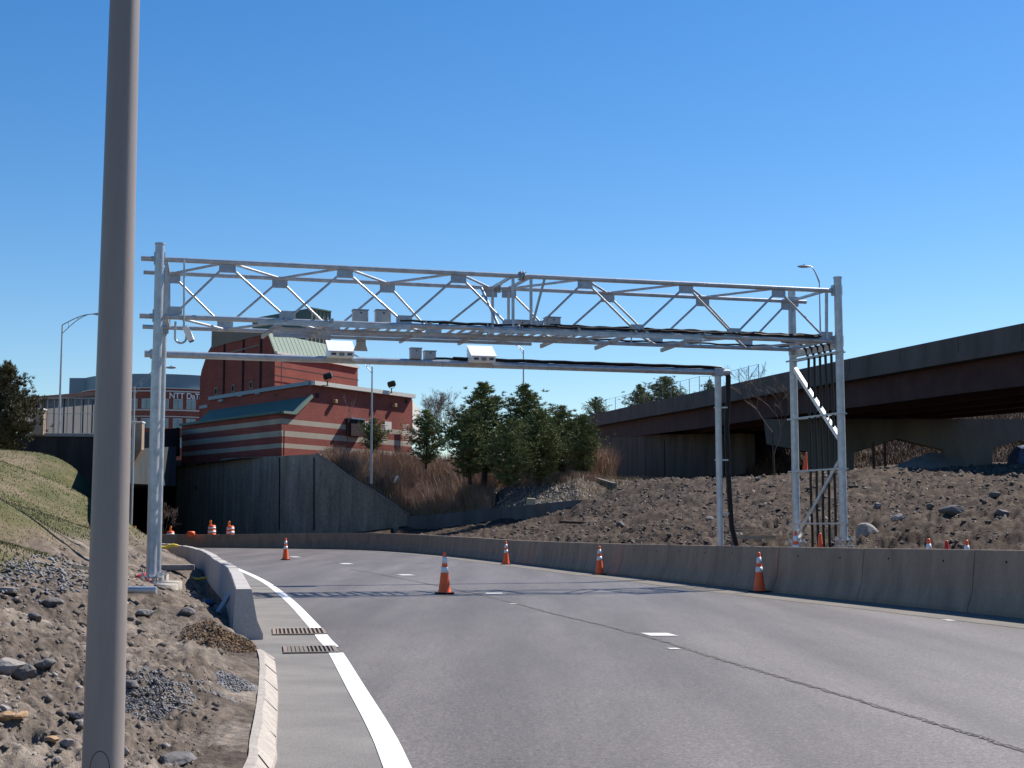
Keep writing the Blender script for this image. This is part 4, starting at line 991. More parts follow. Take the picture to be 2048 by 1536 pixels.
b = P(12, 912, 66); tp = P(12, 728, 66); t.location = b; s = (tp.z - b.z) / 6.2; t.scale = (s * .72, s * .72, s)
def bare_tree(h, seed, label, loc, name='bare_tree', depth=5, spread=.55, r0=None, cat='bare tree', scale=1, stems=1, first=.3):
    g = random.Random(seed); br = MB(); tk = MB(); r0 = r0 or .02 * h
    def grow(p, d, L, r, dep, mb):
        pts = [p]; q = p.copy(); dd = d.copy()
        for i in range(4): wv_ = .13 if dep else .04; dd = (dd + Vector((g.gauss(0, wv_), g.gauss(0, wv_), .06))).normalized(); q = q + dd * L / 4; pts.append(q.copy())
        mb.path(pts, r, n=5 if dep < 2 else 3, r1=r * .55)
        if dep >= depth: return
        for k in range(g.choice((2, 3, 3))):
            st = pts[g.choice((2, 3, 4, 4))]; ax = Vector((g.gauss(0, 1), g.gauss(0, 1), g.gauss(0, .3))).normalized()
            grow(st, (dd + ax * spread * g.uniform(.8, 1.5)).normalized(), L * g.uniform(.55, .8), max(r * .5, .009), dep + 1, br)
    t = thing(name, loc, label, cat)
    for k in range(stems):
        grow(Vector(loc) + Vector((g.gauss(0, .15 * (stems > 1)), g.gauss(0, .15 * (stems > 1)), -.1)), Vector((g.gauss(0, .25 * (stems > 1)), 0, 1)).normalized(), h * first, r0, 0, tk)
    tk.build('trunk', M['twig'] if stems > 1 else M['bark'], t); br.build('branches', M['twig'], t)
bare_tree(7.8, 23, 'leafless small tree in front of the overpass, left of the twin posts', P(1548, 957, 78), depth=6, spread=.62, r0=.075, first=.34)
bare_tree(6, 12, 'grey leafless shrub tree behind the pines at the right of the brick building', P(882, 885, 128), depth=6, spread=.6, stems=6, first=.32, r0=.035)
bare_tree(5, 14, 'grey leafless shrub showing between brick corner and short pine', P(905, 890, 126), depth=6, spread=.6, stems=4, first=.32, r0=.03)
bare_tree(5.2, 9, 'thin bare sapling before the sunlit brick wall', P(693, 895, 117.4), name='bare_sapling', depth=3, spread=.4, r0=.035, first=.42)
bare_tree(2.2, 19, 'small leafless bush at the foot of the dark portal', P(328, 1066, 100), name='bare_bush', depth=4, spread=.6, r0=.02, stems=4, first=.4, cat='bush')

# ------------------------------------------------------------------ brick building
bb = thing('brick_building', (C.x, C.y, 7), 'red brick vent building with beige stripes and green metal roofs above the retaining wall', 'building')
ext = Lp - C; ext.z = 0
prof = [WP(x, y, C, Rp) for x, y in [(563, 930), (563, 824), (587, 827), (621, 792), (622, 771), (824, 793.5), (824, 960)]]
prof[6].z = prof[0].z = 7.25; prof[4].z = prof[5].z = (prof[4].z + prof[5].z) / 2
prof[1].z = prof[2].z = (prof[1].z + prof[2].z) / 2
MB().prism(prof, ext, 0, mis=[0, 1, 1, 0, 0, 0, 0]).build('wall', [M['brick_band'], M['greendark']], bb)
back = Vector((-.0, 14, 0))
# main block depth behind the sunlit wall comes with the prism; coping on top
nrm = Vector((Rp.y - C.y, -(Rp.x - C.x), 0)).normalized()
def face_bar(A, B, wd, ht, name, m, par=bb): return MB().bar(A, B, wd, ht).build(name, m, par)
e1 = prof[4]; e2 = prof[5]; face_bar(e1 + nrm * .1 + Vector((0, 0, .12)), e2 + nrm * .1 + Vector((0, 0, .12)), .7, .36, 'coping', M['cap'])
eu = ext.normalized(); face_bar(e1 + Vector((0, 0, .12)), e1 + ext + Vector((0, 0, .12)), .5, .34, 'coping', M['bluegrey'])
# roof edge trims (green)
face_bar(prof[2] + nrm * .12, prof[3] + nrm * .12, .3, .28, 'roof_trim', M['greenroof']); face_bar(prof[1] + nrm * .12, prof[2] + nrm * .12, .3, .22, 'roof_trim', M['greenroof'])
lnrm = Vector((-eu.y, eu.x, 0)); lnrm = lnrm if lnrm.y < 0 else -lnrm
face_bar(prof[1] + lnrm * .12, prof[1] + ext + lnrm * .12, .3, .22, 'gutter', M['greendark'])
for px in (402, 435):
    q = WP(px, 884, C, Lp); fr = MB().box(q + lnrm * .03, (.55, .06, 1.75), math.atan2(eu.y, eu.x)).build('window', M['beige'], bb)
    MB().box(q + lnrm * .07, (.30, .05, 1.6), math.atan2(eu.y, eu.x)).build('pane', M['greendark'], fr)
aR = math.atan2(Rp.y - C.y, Rp.x - C.x)
for px, py in ((634, 791), (812, 803)): q = WP(px, py, C, Rp); MB().box(q + nrm * .02, (.38, .05, .42), aR).build('vent', M['darkmaroon'], bb)
for i, (px, py) in enumerate(((667, 803), (786, 811))):
    q = WP(px, py, C, Rp); wl_ = MB().box(q + nrm * .19, (.36, .36, .34), aR).build('wall_light', M['rocktan'], bb, bevel=.04)
q = WP(705, 856, C, Rp); MB().box(q + nrm * .3, (1.9, .6, 1.5), aR).build('entrance_box', M['darkmaroon'], bb)
q = WP(705, 838.5, C, Rp); MB().box(q + nrm * .34, (2.1, .75, .12), aR).build('entrance_roof', M['bluegrey'], bb)
for px in (735, 775): q = WP(px, 852, C, Rp); MB().box(q + nrm * .05, (1.0, .1, .8), aR).build('louvre', M['cap'], bb)
for px in (762, 806):
    q = WP(px, 866, C, Rp); l_ = MB()
    for k in range(9): l_.bar(q + nrm * .3 + Vector((0, 0, -.9 + .2 * k)) - (Rp - C).normalized() * .5, q + nrm * .3 + Vector((0, 0, -.8 + .2 * k)) + (Rp - C).normalized() * .5, .05, .06)
    l_.build('grille', M['cap'], bb)
q = WP(566, 880, C, Rp); MB().tube(q + nrm * .1 + Vector((0, 0, -1.3)), q + nrm * .1 + Vector((0, 0, .8)), .05, n=8).build('downpipe', M['black'], bb)
# rear sloping wing at the right end
q1 = WP(826, 803, C, Rp); rdir = Vector((.30, 1, 0)).normalized()
A_ = P(825, 800, 134.3); MB().prism([A_, P(842, 824, 137), P(842, 880, 137), P(825, 880, 134.3)], Vector((-2, 6, 0))).build('side_wing', M['cap'], bb)
# tower
T0 = XY(550, 126); T1 = XY(718, 138); dL = Vector((-.63, .78, 0)); TL = T0 + dL * 15
tp_ = [(550, 800), (550, 705), (535, 665), (425, 655), (424, 690), (415, 705), (403, 741), (400, 757), (398, 870)]
tprof = [WP(x, y, T0, TL) for x, y in tp_]; tprof[0].z = tprof[-1].z = 7.0; te = T1 - T0; te.z = 0
MB().prism(tprof, te, 0, mis=[0, 1, 0, 0, 0, 1, 0, 0, 0]).build('tower', [M['brick'], M['greenroof']], bb)
nT = Vector((te.y, -te.x, 0)).normalized(); tu = te.normalized()
# standing seams on the lit slope
e0 = tprof[1]; e9 = tprof[2]; sn = (e9 - e0).normalized().cross(tu); sn = sn if sn.z > 0 else -sn
for k in range(21):
    a = e0 + te * ((k + .2) / 21) + sn * .012; b = e9 + te * ((k + .2) / 21) + sn * .012; MB().bar(a, b, .04, .03, up=sn).build('seam', M['greendark'] if k % 1 else M['greenroof'], bb)
MB().bar(e0 + nT * .1, e0 + te + nT * .1, .3, .22).build('gutter', M['cap'], bb)
for py in (733, 751, 772, 790):
    a = WP(550, py, T0, T1); b_ = Vector((a.x, a.y, a.z)) + te; MB().bar(a + nT * .012, b_ + nT * .012, .03, .10).build('groove_shade', M['darkmaroon'], bb)  # raised dark strip; the groove's shade is put into its colour
a = WP(563, 715, T0, T1); MB().bar(a + nT * .012, Vector((a.x, a.y, 9)) + nT * .012, .08, .03, up=nT).build('groove_shade', M['darkmaroon'], bb)
nL = Vector((dL.y, -dL.x, 0)); nL = nL if nL.y < 0 else -nL
aL = math.atan2(dL.y, dL.x)
for px, y0, y1 in ((450, 668, 801), (488, 672, 791), (523, 672, 786)):
    a = WP(px, y0, T0, TL); b = WP(px, y1, T0, TL); b.x, b.y = a.x, a.y
    MB().bar(a + nL * .02, b + nL * .02, .34, .06, up=nL).build('dark_slot', M['tunneldark'], bb)  # bar stands proud; its dark colour carries the shade of a recessed slot
    MB().box(b + nL * .15, (.9, .4, .2), aL).build('sill', M['bluegrey'], bb)
for px, py in ((433, 783), (467, 777), (503, 770)):
    a = WP(px, py, T0, TL); f_ = MB().box(a + nL * .03, (.62, .08, .78), aL).build('window', M['beige'], bb); MB().box(a + nL * .09, (.26, .05, .46), aL).build('pane', M['tunneldark'], f_)
up_ = [WP(x, y, T0, TL) for x, y in [(425, 656), (532, 666), (520, 671), (452, 688), (424, 697)]]
MB().prism([p + nL * .02 for p in up_], nL * .06).build('stone_panel', M['beige'], bb)
a, b = WP(455, 707, T0, TL), WP(520, 690, T0, TL); MB().bar(a + nL * .05, b + nL * .05, .08, .14).build('stone_band', M['beige'], bb)
a, b = WP(400, 815, T0, TL), WP(416, 812, T0, TL); MB().bar(a + nL * .05, b + nL * .05, .08, .3).build('stone_band', M['bluegrey'], bb)
# roof-top plant room
K0 = XY(615, 139); ztp = P(615, 616, 139).z; K1 = P(505, 632, 146); K2 = P(662, 622, 141.5)
pz = 18.5
kp = [Vector((K0.x, K0.y, pz)), Vector((K2.x, K2.y, pz)), Vector((K2.x - 5, K2.y + 6, pz)), Vector((K1.x, K1.y, pz))]
MB().prism(kp, Vector((0, 0, ztp - pz)), 0, mis=[1, 0, 0, 0]).build('plant_room', [M['greendark'], M['greenroof']], bb)
for k in range(6):
    a = Vector((K0.x, K0.y, pz)) + (kp[1] - kp[0]) * (k / 5.3 + .02); n_ = Vector((.2, -1, 0)).normalized()
    MB().bar(a + n_ * .05, a + Vector((0, 0, ztp - pz)) + n_ * .05, .10, .06, up=n_).build('seam', M['greendark'], bb)
MB().bar(Vector((K0.x, K0.y, ztp)) + Vector((-.05, -.08, 0)), Vector((K2.x, K2.y, ztp)) + Vector((0, -.08, 0)), .2, .14).build('roof_trim', M['greendark'], bb)
# floodlights on the parapet
for px, py, Y, lb in ((655, 752, 119.5, 'black floodlight on the parapet before the brick tower'), (783, 768, 130, 'black floodlight on the parapet against the sky')):
    c = P(px, py, Y); t = thing('floodlight', c, lb, 'floodlight', 'floodlights on the brick parapet')
    rm = Matrix.Rotation(R(35), 3, 'Z') @ Matrix.Rotation(R(-20), 3, 'Y')
    h_ = MB().box(c, (.62, .55, .55), rot=rm).build('housing', M['black'], t, bevel=.1)
    MB().box(c + rm @ Vector((.33, 0, 0)), (.06, .42, .42), rot=rm).build('lens', M['reflect'], h_, bevel=.02)
    pr0 = [c + Vector((.36 * math.cos(a), 0, .42 * math.sin(a))) for a in np.linspace(math.pi, 2 * math.pi, 11)]
    MB().path(pr0, .025, n=6).build('yoke', M['black'], t); MB().tube(c + Vector((0, 0, -.42)), c + Vector((0, 0, -.85)), .05, n=8).build('stem', M['black'], t)
    MB().bar(c + Vector((-.5, 0, -.82)), c + Vector((.1, 0, -.82)), .08, .06).build('arm', M['black'], t)

# ------------------------------------------------------------------ round office block with the white sign
oc = XY(326, 213); Rr = 12.5
ob = thing('office_building', (oc.x, oc.y, 0), 'round brick office block with blue grey cap and white lettering', 'building')
def zat(y, Y=200.5): return P(330, y, Y).z
def drum(z0, z1, r, name, m, n=72): 
    mb = MB(); mb.lathe([(r, z0), (r, z1)], c=(oc.x, oc.y, 0), n=n); mb.add([(oc.x + r * math.cos(2 * math.pi * i / n), oc.y + r * math.sin(2 * math.pi * i / n), z1) for i in range(n)], [tuple(range(n))]); return mb.build(name, m, ob)
drum(-2, zat(775), Rr, 'wall', M['brick_far']); drum(zat(775), zat(747), Rr - .25, 'roof_drum', M['bluegrey'])
for y0, y1 in ((783, 780.5), (821, 818), (833.5, 831.5), (776.5, 774.5)): drum(zat(y0), zat(y1), Rr + .12, 'stone_band', M['cap'])
def cyl(px, z, r=Rr):
    u = (px - 1024) / F; 
    # meet the near side of the cylinder
    dx, dy = u, CP + 0.0; L_ = math.hypot(dx, dy); dx /= L_; dy /= L_; b = dx * oc.x + dy * oc.y; cc = oc.x ** 2 + oc.y ** 2 - r * r; t = b - math.sqrt(max(b * b - cc, 0)); return Vector((dx * t, dy * t, z))
for y0, y1 in ((797, 817), (836, 856), (875, 895)):
    for px in (186, 213, 240, 267, 294, 329, 357, 383, 409, 434):
        p = cyl(px, (zat(y0) + zat(y1)) / 2); n_ = (Vector((p.x, p.y, 0)) - Vector((oc.x, oc.y, 0))).normalized(); a = math.atan2(n_.y, n_.x) + math.pi / 2
        f_ = MB().box(p, (1.35, .16, zat(y0) - zat(y1)), a).build('window', M['cap'], ob)
        MB().box(p + n_ * .07, (1.2, .1, zat(y0) - zat(y1) - .12), a).build('pane', M['shade_glass'], f_)
        MB().box(p + n_ * .13 + Vector((0, 0, -.1)), (.06, .04, zat(y0) - zat(y1) - .2), a).build('mullion', M['fencewire'], f_)
# lettering bent round the drum
cu = bpy.data.curves.new('lettering', 'FONT'); cu.body = 'NTT DaTa'; cu.size = 1.0; cu.extrude = .05; cu.offset = .018; cu.space_character = .98
to = bpy.data.objects.new('lettering', cu); col.objects.link(to)
bpy.context.view_layer.update(); me = bpy.data.meshes.new_from_object(to.evaluated_get(bpy.context.evaluated_depsgraph_get())); bpy.data.objects.remove(to)
xs = [v.co.x for v in me.vertices]; ys = [v.co.y for v in me.vertices]; x0, x1 = min(xs), max(xs); y1 = max(ys)
z0 = zat(796); hs = (zat(784.5) - z0) / y1
pA = cyl(339.5, 0); a0 = math.atan2(pA.y - oc.y, pA.x - oc.x); Wd = 4.75
for v in me.vertices:
    a = a0 + (v.co.x - x0) / (x1 - x0) * Wd / Rr; r_ = Rr + .12 + v.co.z; z_ = z0 + v.co.y * hs
    v.co = (oc.x + r_ * math.cos(a), oc.y + r_ * math.sin(a), z_)
me.materials.append(M['signwhite']); so_ = bpy.data.objects.new('lettering', me); col.objects.link(so_); so_.parent = ob; so_.matrix_parent_inverse = parent_inv(ob)
c = P(180, 780, 206); MB().box((c.x - 1, c.y + 6, c.z - 4.5), (4.8, 10, 12.8)).build('side_block', M['bluegrey'], ob)

# ------------------------------------------------------------------ left overpass wall, noise wall, portal
def quad_wall(pa, pb, z0, z1a, z1b, th, name, m, label=None, cat=None, parent=None):
    return wall_prism([Vector((pa.x, pa.y, z1a)), Vector((pb.x, pb.y, z1b))], z0, th, name, m, label, cat, parent=parent)
a = XY(55, 98); b = XY(232, 98)
aw = thing('abutment_wall', (a.x, a.y, 0), 'dark concrete wall with pale coping behind the grass slope', 'wall')
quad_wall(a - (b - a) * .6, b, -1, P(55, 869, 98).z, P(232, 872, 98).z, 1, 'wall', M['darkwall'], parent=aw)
mb = MB().bar(Vector((a.x - 6, a.y + .4, P(55, 868, 98).z)), Vector((b.x, b.y + .4, P(232, 871, 98).z)), 1.0, .2); mb.build('coping', M['rockpale'], aw)
a2 = XY(40, 100); b2 = XY(215, 108)
nw = thing('noise_wall', (a2.x, a2.y, 0), 'pale grey panelled noise wall behind the chain-link fence at left', 'wall')
quad_wall(a2, b2, 5, P(40, 800, 100).z, P(215, 786, 108).z, .3, 'panels', M['panel'], parent=nw)
mb = MB()
for k in range(1, 9): q = a2 + (b2 - a2) * (k / 9); mb.bar(Vector((q.x, q.y - .02, 6)), Vector((q.x, q.y - .02, P(100, 796, 104).z)), .06, .04, up=(0, 1, 0))
mb.build('panel_joint', M['black'], nw)
mb = MB().bar(Vector((a2.x, a2.y - .1, P(40, 799, 100).z)), Vector((b2.x, b2.y - .1, P(215, 785, 108).z)), .5, .3); mb.build('cap_rail', M['darkmaroon'], nw)
cf = thing('chain_link_fence', (a.x, a.y, 0), 'chain-link fence on top of the dark wall at left', 'fence')
for k in range(9):
    q = a + (b - a) * (k / 8 * .62 + .08); z_ = P(100, 869, 98).z; MB().tube((q.x, q.y + .4, z_), (q.x, q.y + .4, z_ + 2.6), .035, n=6).build('post', M['fencewire'], cf)
for dz in (2.6, 1.5, .1):
    q0 = a + (b - a) * .08; q1 = a + (b - a) * .70; MB().bar(Vector((q0.x, q0.y + .4, z_ + dz)), Vector((q1.x, q1.y + .4, z_ + dz)), .04, .04).build('rail', M['lampgrey'], cf)
for px, y0, y1, Y, lb in ((75, 820, 870, 97.6, 'short concrete pillar with a white cap beside the left pine'), (273, 846, 905, 99, 'concrete pillar with white cap between big pole and gantry posts')):
    c = P(px, y1, Y); h_ = P(px, y0, Y).z - c.z; t = thing('concrete_pillar', c, lb, 'pillar', 'concrete pillars on the portal wall')
    MB().box(c + Vector((0, .3, h_ / 2)), (.72, .7, h_)).build('shaft', M['barrier'], t, bevel=.04); MB().box(c + Vector((0, .3, h_ + .05)), (.80, .8, .14)).build('cap', M['cap'], t, bevel=.04)
# wing wall running toward us whose shade falls on the grass
ww = [Vector((XY(184, 46).x, 46, 1.3)), Vector((XY(192, 56).x, 56, 3.4)), Vector((XY(205, 70).x, 70, 6.6)), Vector((XY(228, 98).x, 98, 7.6))]
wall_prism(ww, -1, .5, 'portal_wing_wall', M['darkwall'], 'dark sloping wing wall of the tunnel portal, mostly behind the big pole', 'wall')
tp = thing('tunnel_portal', (P(305, 1060, 112).x, 112, 0), 'dark tunnel mouth with grey concrete header left of the retaining wall', 'tunnel')
hA = P(225, 905, 106); hB = P(372, 890, 128); 
mb = MB(); mb.prism([P(225, 900, 103), P(352, 893, 124), P(352, 972, 124), P(225, 968, 103)], Vector((-4, 14, 0))); mb.build('header', M['portal'], tp)
fq = [P(236, 966, 103.5), P(352, 971, 124.5), Vector((P(352, 971, 124.5).x, 124.5, -.2)), Vector((P(236, 966, 103.5).x, 103.5, -.2))]; bq = [p + Vector((-9, 22, 0)) for p in fq]
mb = MB(); mb.add(fq + bq, [(0, 1, 5, 4), (1, 2, 6, 5), (2, 3, 7, 6), (3, 0, 4, 7), (4, 5, 6, 7)]); mb.build('lining', M['tunneldark'], tp)
mb = MB(); mb.prism([P(262, 906, 98.5), P(283, 899, 98.5), P(262, 935, 98.5)], Vector((0, 1, 0))); mb.build('bracket', M['barrier'], tp)
mb = MB(); mb.prism([P(300, 862, 118), P(360, 855, 131), P(360, 912, 131), P(300, 905, 118)], Vector((-1, 2, 0))); o = mb.build('parapet_screen', M['darkmaroon']); tag(o, 'dark maroon screen on top of the tunnel header beside the brick building', 'screen')

# ------------------------------------------------------------------ overpass
hfz = 1.3
fas = [(2048, 646, 65), (1900, 676, 72), (1700, 717, 83), (1540, 751, 97), (1380, 787, 114), (1280, 808, 130), (1190, 828, 148), (1110, 846, 172)]
fp_ = [P(x, y, d) for x, y, d in fas]
v0 = (fp_[0] - fp_[1]).normalized(); fp_ = [fp_[0] + v0 * 42 + Vector((2.5, 0, 0)), fp_[0] + v0 * 18 + Vector((.5, 0, 0))] + fp_
ov = thing('overpass', (fp_[4].x, fp_[4].y, 0), 'long concrete and dark steel overpass crossing behind the dirt mound at right', 'overpass')
def edge_strip(name, m, o0, o1, z0, z1):
    mb = MB(); vs = []
    for i, p in enumerate(fp_):
        d = (fp_[min(i + 1, len(fp_) - 1)] - fp_[max(i - 1, 0)]); d.z = 0; d.normalize(); n = Vector((d.y, -d.x, 0)); n = n if n.x > 0 else -n
        for (o, z) in ((o0, z0), (o1, z0), (o1, z1), (o0, z1)): vs.append(Vector((p.x, p.y, p.z)) + n * o + Vector((0, 0, z)))
    for i in range(len(fp_) - 1):
        for k in range(4): mb.f.append([i * 4 + k, i * 4 + (k + 1) % 4, i * 4 + 4 + (k + 1) % 4, i * 4 + 4 + k]); mb.sm.append(False); mb.mi.append(0)
    mb.v = [tuple(v) for v in vs]; e = len(fp_) * 4
    for q in ([0, 1, 2, 3], [e - 4, e - 3, e - 2, e - 1]): mb.f.append(q); mb.sm.append(False); mb.mi.append(0)
    return mb.build(name, m, ov)
edge_strip('parapet', M['bridgecon'], 0, .45, -.85, 0); edge_strip('deck', M['bridgecon'], -.06, 14.0, -1.3, -.853); edge_strip('parapet', M['bridgecon'], 13.5, 13.97, -.85, 0)
for o_ in (.7, 3.8, 6.9, 10.0, 13.0): edge_strip('girder', M['girder'], o_, o_ + .35, -2.85, -1.303)
zf = lambda y_: float(np.interp(y_, [p.y for p in fp_], [p.z for p in fp_]))
mb = MB(); q_ = resample([(p.x, p.y) for p in fp_], 6.1)
for a, b in zip(q_, q_[1:]):
    d = (b - a).normalized(); mb.box(Vector((a.x, a.y, zf(a.y) - .43)), (.03, .03, .84), math.atan2(d.y, d.x))
mb.build('parapet_joint', M['girder'], ov)
# pier bent with haunched cap
PY = 97
def pp(x, y): return P(x, y, PY)
cap_out = [(1527, 838), (2300, 838), (2300, 905), (2090, 905), (2040, 880), (1985, 898), (1985, 960), (1887, 960), (1887, 899), (1794, 877), (1708, 904), (1708, 975), (1612, 975), (1612, 903), (1533, 888)]
MB().prism([pp(x, y) for x, y in cap_out], Vector((.3, 1.6, 0))).build('pier', M['pier'], ov)
MB().prism([pp(x, y) for x, y in [(2180, 905), (2290, 905), (2290, 975), (2180, 975)]], Vector((.3, 1.6, 0))).build('pier', M['pier'], ov)
ab = [P(1090, 880, 174), P(1180, 880, 150), P(1290, 880, 132), P(1490, 880, 118)]
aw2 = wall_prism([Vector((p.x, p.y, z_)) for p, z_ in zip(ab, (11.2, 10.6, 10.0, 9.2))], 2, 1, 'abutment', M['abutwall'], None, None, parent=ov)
a_, b_ = P(1200, 940, 108), P(1225, 962, 103)
for k in (1265, 1330, 1395, 1450): q = P(k, 960, float(np.interp(k, [1180, 1290, 1490], [150, 132, 118])) - .15); MB().bar(Vector((q.x, q.y, 4)), Vector((q.x, q.y, 9.3)), .12, .1, up=(0, 1, 0)).build('pilaster', M['girder'], ov)
far = wall_prism([P(1490, 880, 134), P(1650, 884, 134)], 3, .5, 'far_abutment_wall', M['cap'], 'pale sunlit concrete wall seen under the overpass left of the twin posts', 'wall')
o = wall_prism([P(1168, 949, 104), P(1226, 966, 99)], 3.5, .3, 'stub_wall', M['pier'], 'thin concrete kerb wall sloping down from the last pine', 'wall')
# fence on the parapet
of = thing('parapet_fence', fp_[6], 'chain-link fence with thin posts along the overpass parapet', 'fence')
def fas_at(px):
    xs_ = [f_[0] for f_ in fas][::-1]; return P(px, float(np.interp(px, xs_, [f_[1] for f_ in fas][::-1])), float(np.interp(px, xs_, [f_[2] for f_ in fas][::-1])))
pxs_ = [1190, 1208, 1227, 1246, 1265, 1284, 1303, 1321, 1338, 1356, 1374, 1394, 1414, 1434, 1455, 1473, 1492, 1512]
prev = None
for px in pxs_:
    q = fas_at(px) + Vector((.2, 0, 0)); h_ = 1.05 if px > 1400 else 1.25
    MB().tube(q, q + Vector((0, 0, h_)), .028, n=6).build('post', M['fencewire'], of)
    if prev is not None:
        MB().bar(prev[0] + Vector((0, 0, prev[1])), q + Vector((0, 0, h_)), .02, .02).build('rail', M['fencewire'], of)
        mb = MB(); 
        for k in range(1, 8):
            s = k / 8; p0 = prev[0] + (q - prev[0]) * s; mb.bar(p0, p0 + Vector((0, 0, h_)), .004, .004)
        for k in range(1, 4): mb.bar(prev[0] + Vector((0, 0, h_ * k / 4)), q + Vector((0, 0, h_ * k / 4)), .004, .004)
        mb.build('wire_mesh', M['fencewire'], of)
    prev = (q, h_)
q = fas_at(1492); q2 = fas_at(1512); MB().bar(q + Vector((.2, 0, .1)), q2 + Vector((.2, 0, 1.0)), .03, .03).build('brace', M['fencewire'], of)
# far side: brushy bank seen below the arches, gravel heap, posts, tarp
v = []; f = []
bx = np.linspace(P(1450, 900, 130).x, P(2700, 900, 130).x, 90); bs = np.linspace(0, 1, 24); BX, BS = np.meshgrid(bx, bs, indexing='ij')
by = 114 + BS * 26; bz = 5.2 + 6.9 * BS ** 1.1 + np.clip((BX - 40) / 10, 0, 3) + (fbm(BX * .5, by * .5, 4) - .5) * .8
idx = np.arange(BX.size).reshape(BX.shape); f = np.stack([idx[:-1, :-1], idx[1:, :-1], idx[1:, 1:], idx[:-1, 1:]], -1).reshape(-1, 4)
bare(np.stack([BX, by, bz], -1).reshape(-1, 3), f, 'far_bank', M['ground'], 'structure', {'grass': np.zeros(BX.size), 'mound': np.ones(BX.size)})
n_ = 34000; x = rg.uniform(bx[0], bx[-1], n_); s = rg.random(n_); y = 114 + s * 26; z = 5.2 + 6.9 * s ** 1.1 + np.clip((x - 40) / 10, 0, 3)
blades(x, y, z, rg.uniform(.3, .9, n_), .03, .6, rg, 'bank_brush', mat('rust brown bank scrub', (.07, .038, .022), .95, 0, .3, .5, col2=(.16, .098, .058)), 'dry orange-brown brush on the bank seen through the bridge arches', 'brush')
for px, lb in ((1748, 'left one of two thin dark posts under the bridge arch'), (1771, 'right one of two thin dark posts under the bridge arch')):
    q = P(px, 945, 90); t = thing('wooden_post', q, lb, 'post', 'posts under the bridge arch'); MB().tube(q + Vector((0, 0, -.5)), Vector((q.x, q.y, P(px, 884, 90).z)), .09, n=8).build('shaft', M['bark'], t)
def rock_mesh(seed, sx, sy, sz, sub=3, rough=.35):
    bm = bmesh.new(); bmesh.ops.create_icosphere(bm, subdivisions=sub, radius=1); g = random.Random(seed)
    pl = [(Vector((g.gauss(0, 1), g.gauss(0, 1), g.gauss(0, 1))).normalized(), g.uniform(.55, .9)) for _ in range(11)]
    for v in bm.verts:
        for n, d in pl:
            k = v.co.dot(n)
            if k > d: v.co -= n * (k - d)
        v.co += Vector((g.gauss(0, 1), g.gauss(0, 1), g.gauss(0, 1))) * .012
        v.co = Vector((v.co.x * sx, v.co.y * sy, v.co.z * sz))
    me = bpy.data.meshes.new('rock'); bm.to_mesh(me); bm.free(); return me
q = P(1868, 935, 84)
bm = bmesh.new(); 
gx, gy = np.meshgrid(np.linspace(-1, 1, 50), np.linspace(-1, 1, 40), indexing='ij'); gh = np.clip(1 - np.sqrt(gx ** 2 + gy ** 2), 0, 1) ** .8 * 1.35 + (fbm(gx * 6, gy * 6, 4) - .5) * .22
idx = np.arange(gx.size).reshape(gx.shape); f = np.stack([idx[:-1, :-1], idx[1:, :-1], idx[1:, 1:], idx[:-1, 1:]], -1).reshape(-1, 4); bm.free()
o = bare(np.stack([q.x + gx * 2.9, q.y + gy * 3, q.z - .35 + gh], -1).reshape(-1, 3), f, 'gravel_heap', M['gravelm'], 'stuff'); tag(o, 'grey gravel heap in front of the bridge column', 'gravel heap')
q = P(2035, 925, 92); me = rock_mesh(77, 1.7, 1.0, .95, 4); me.materials.append(M['bluetarp']); o = bpy.data.objects.new('tarpaulin', me); col.objects.link(o); o.location = q + Vector((.7, 0, .2)); tag(o, 'dark blue tarpaulin heap under the bridge at the right edge', 'tarpaulin')

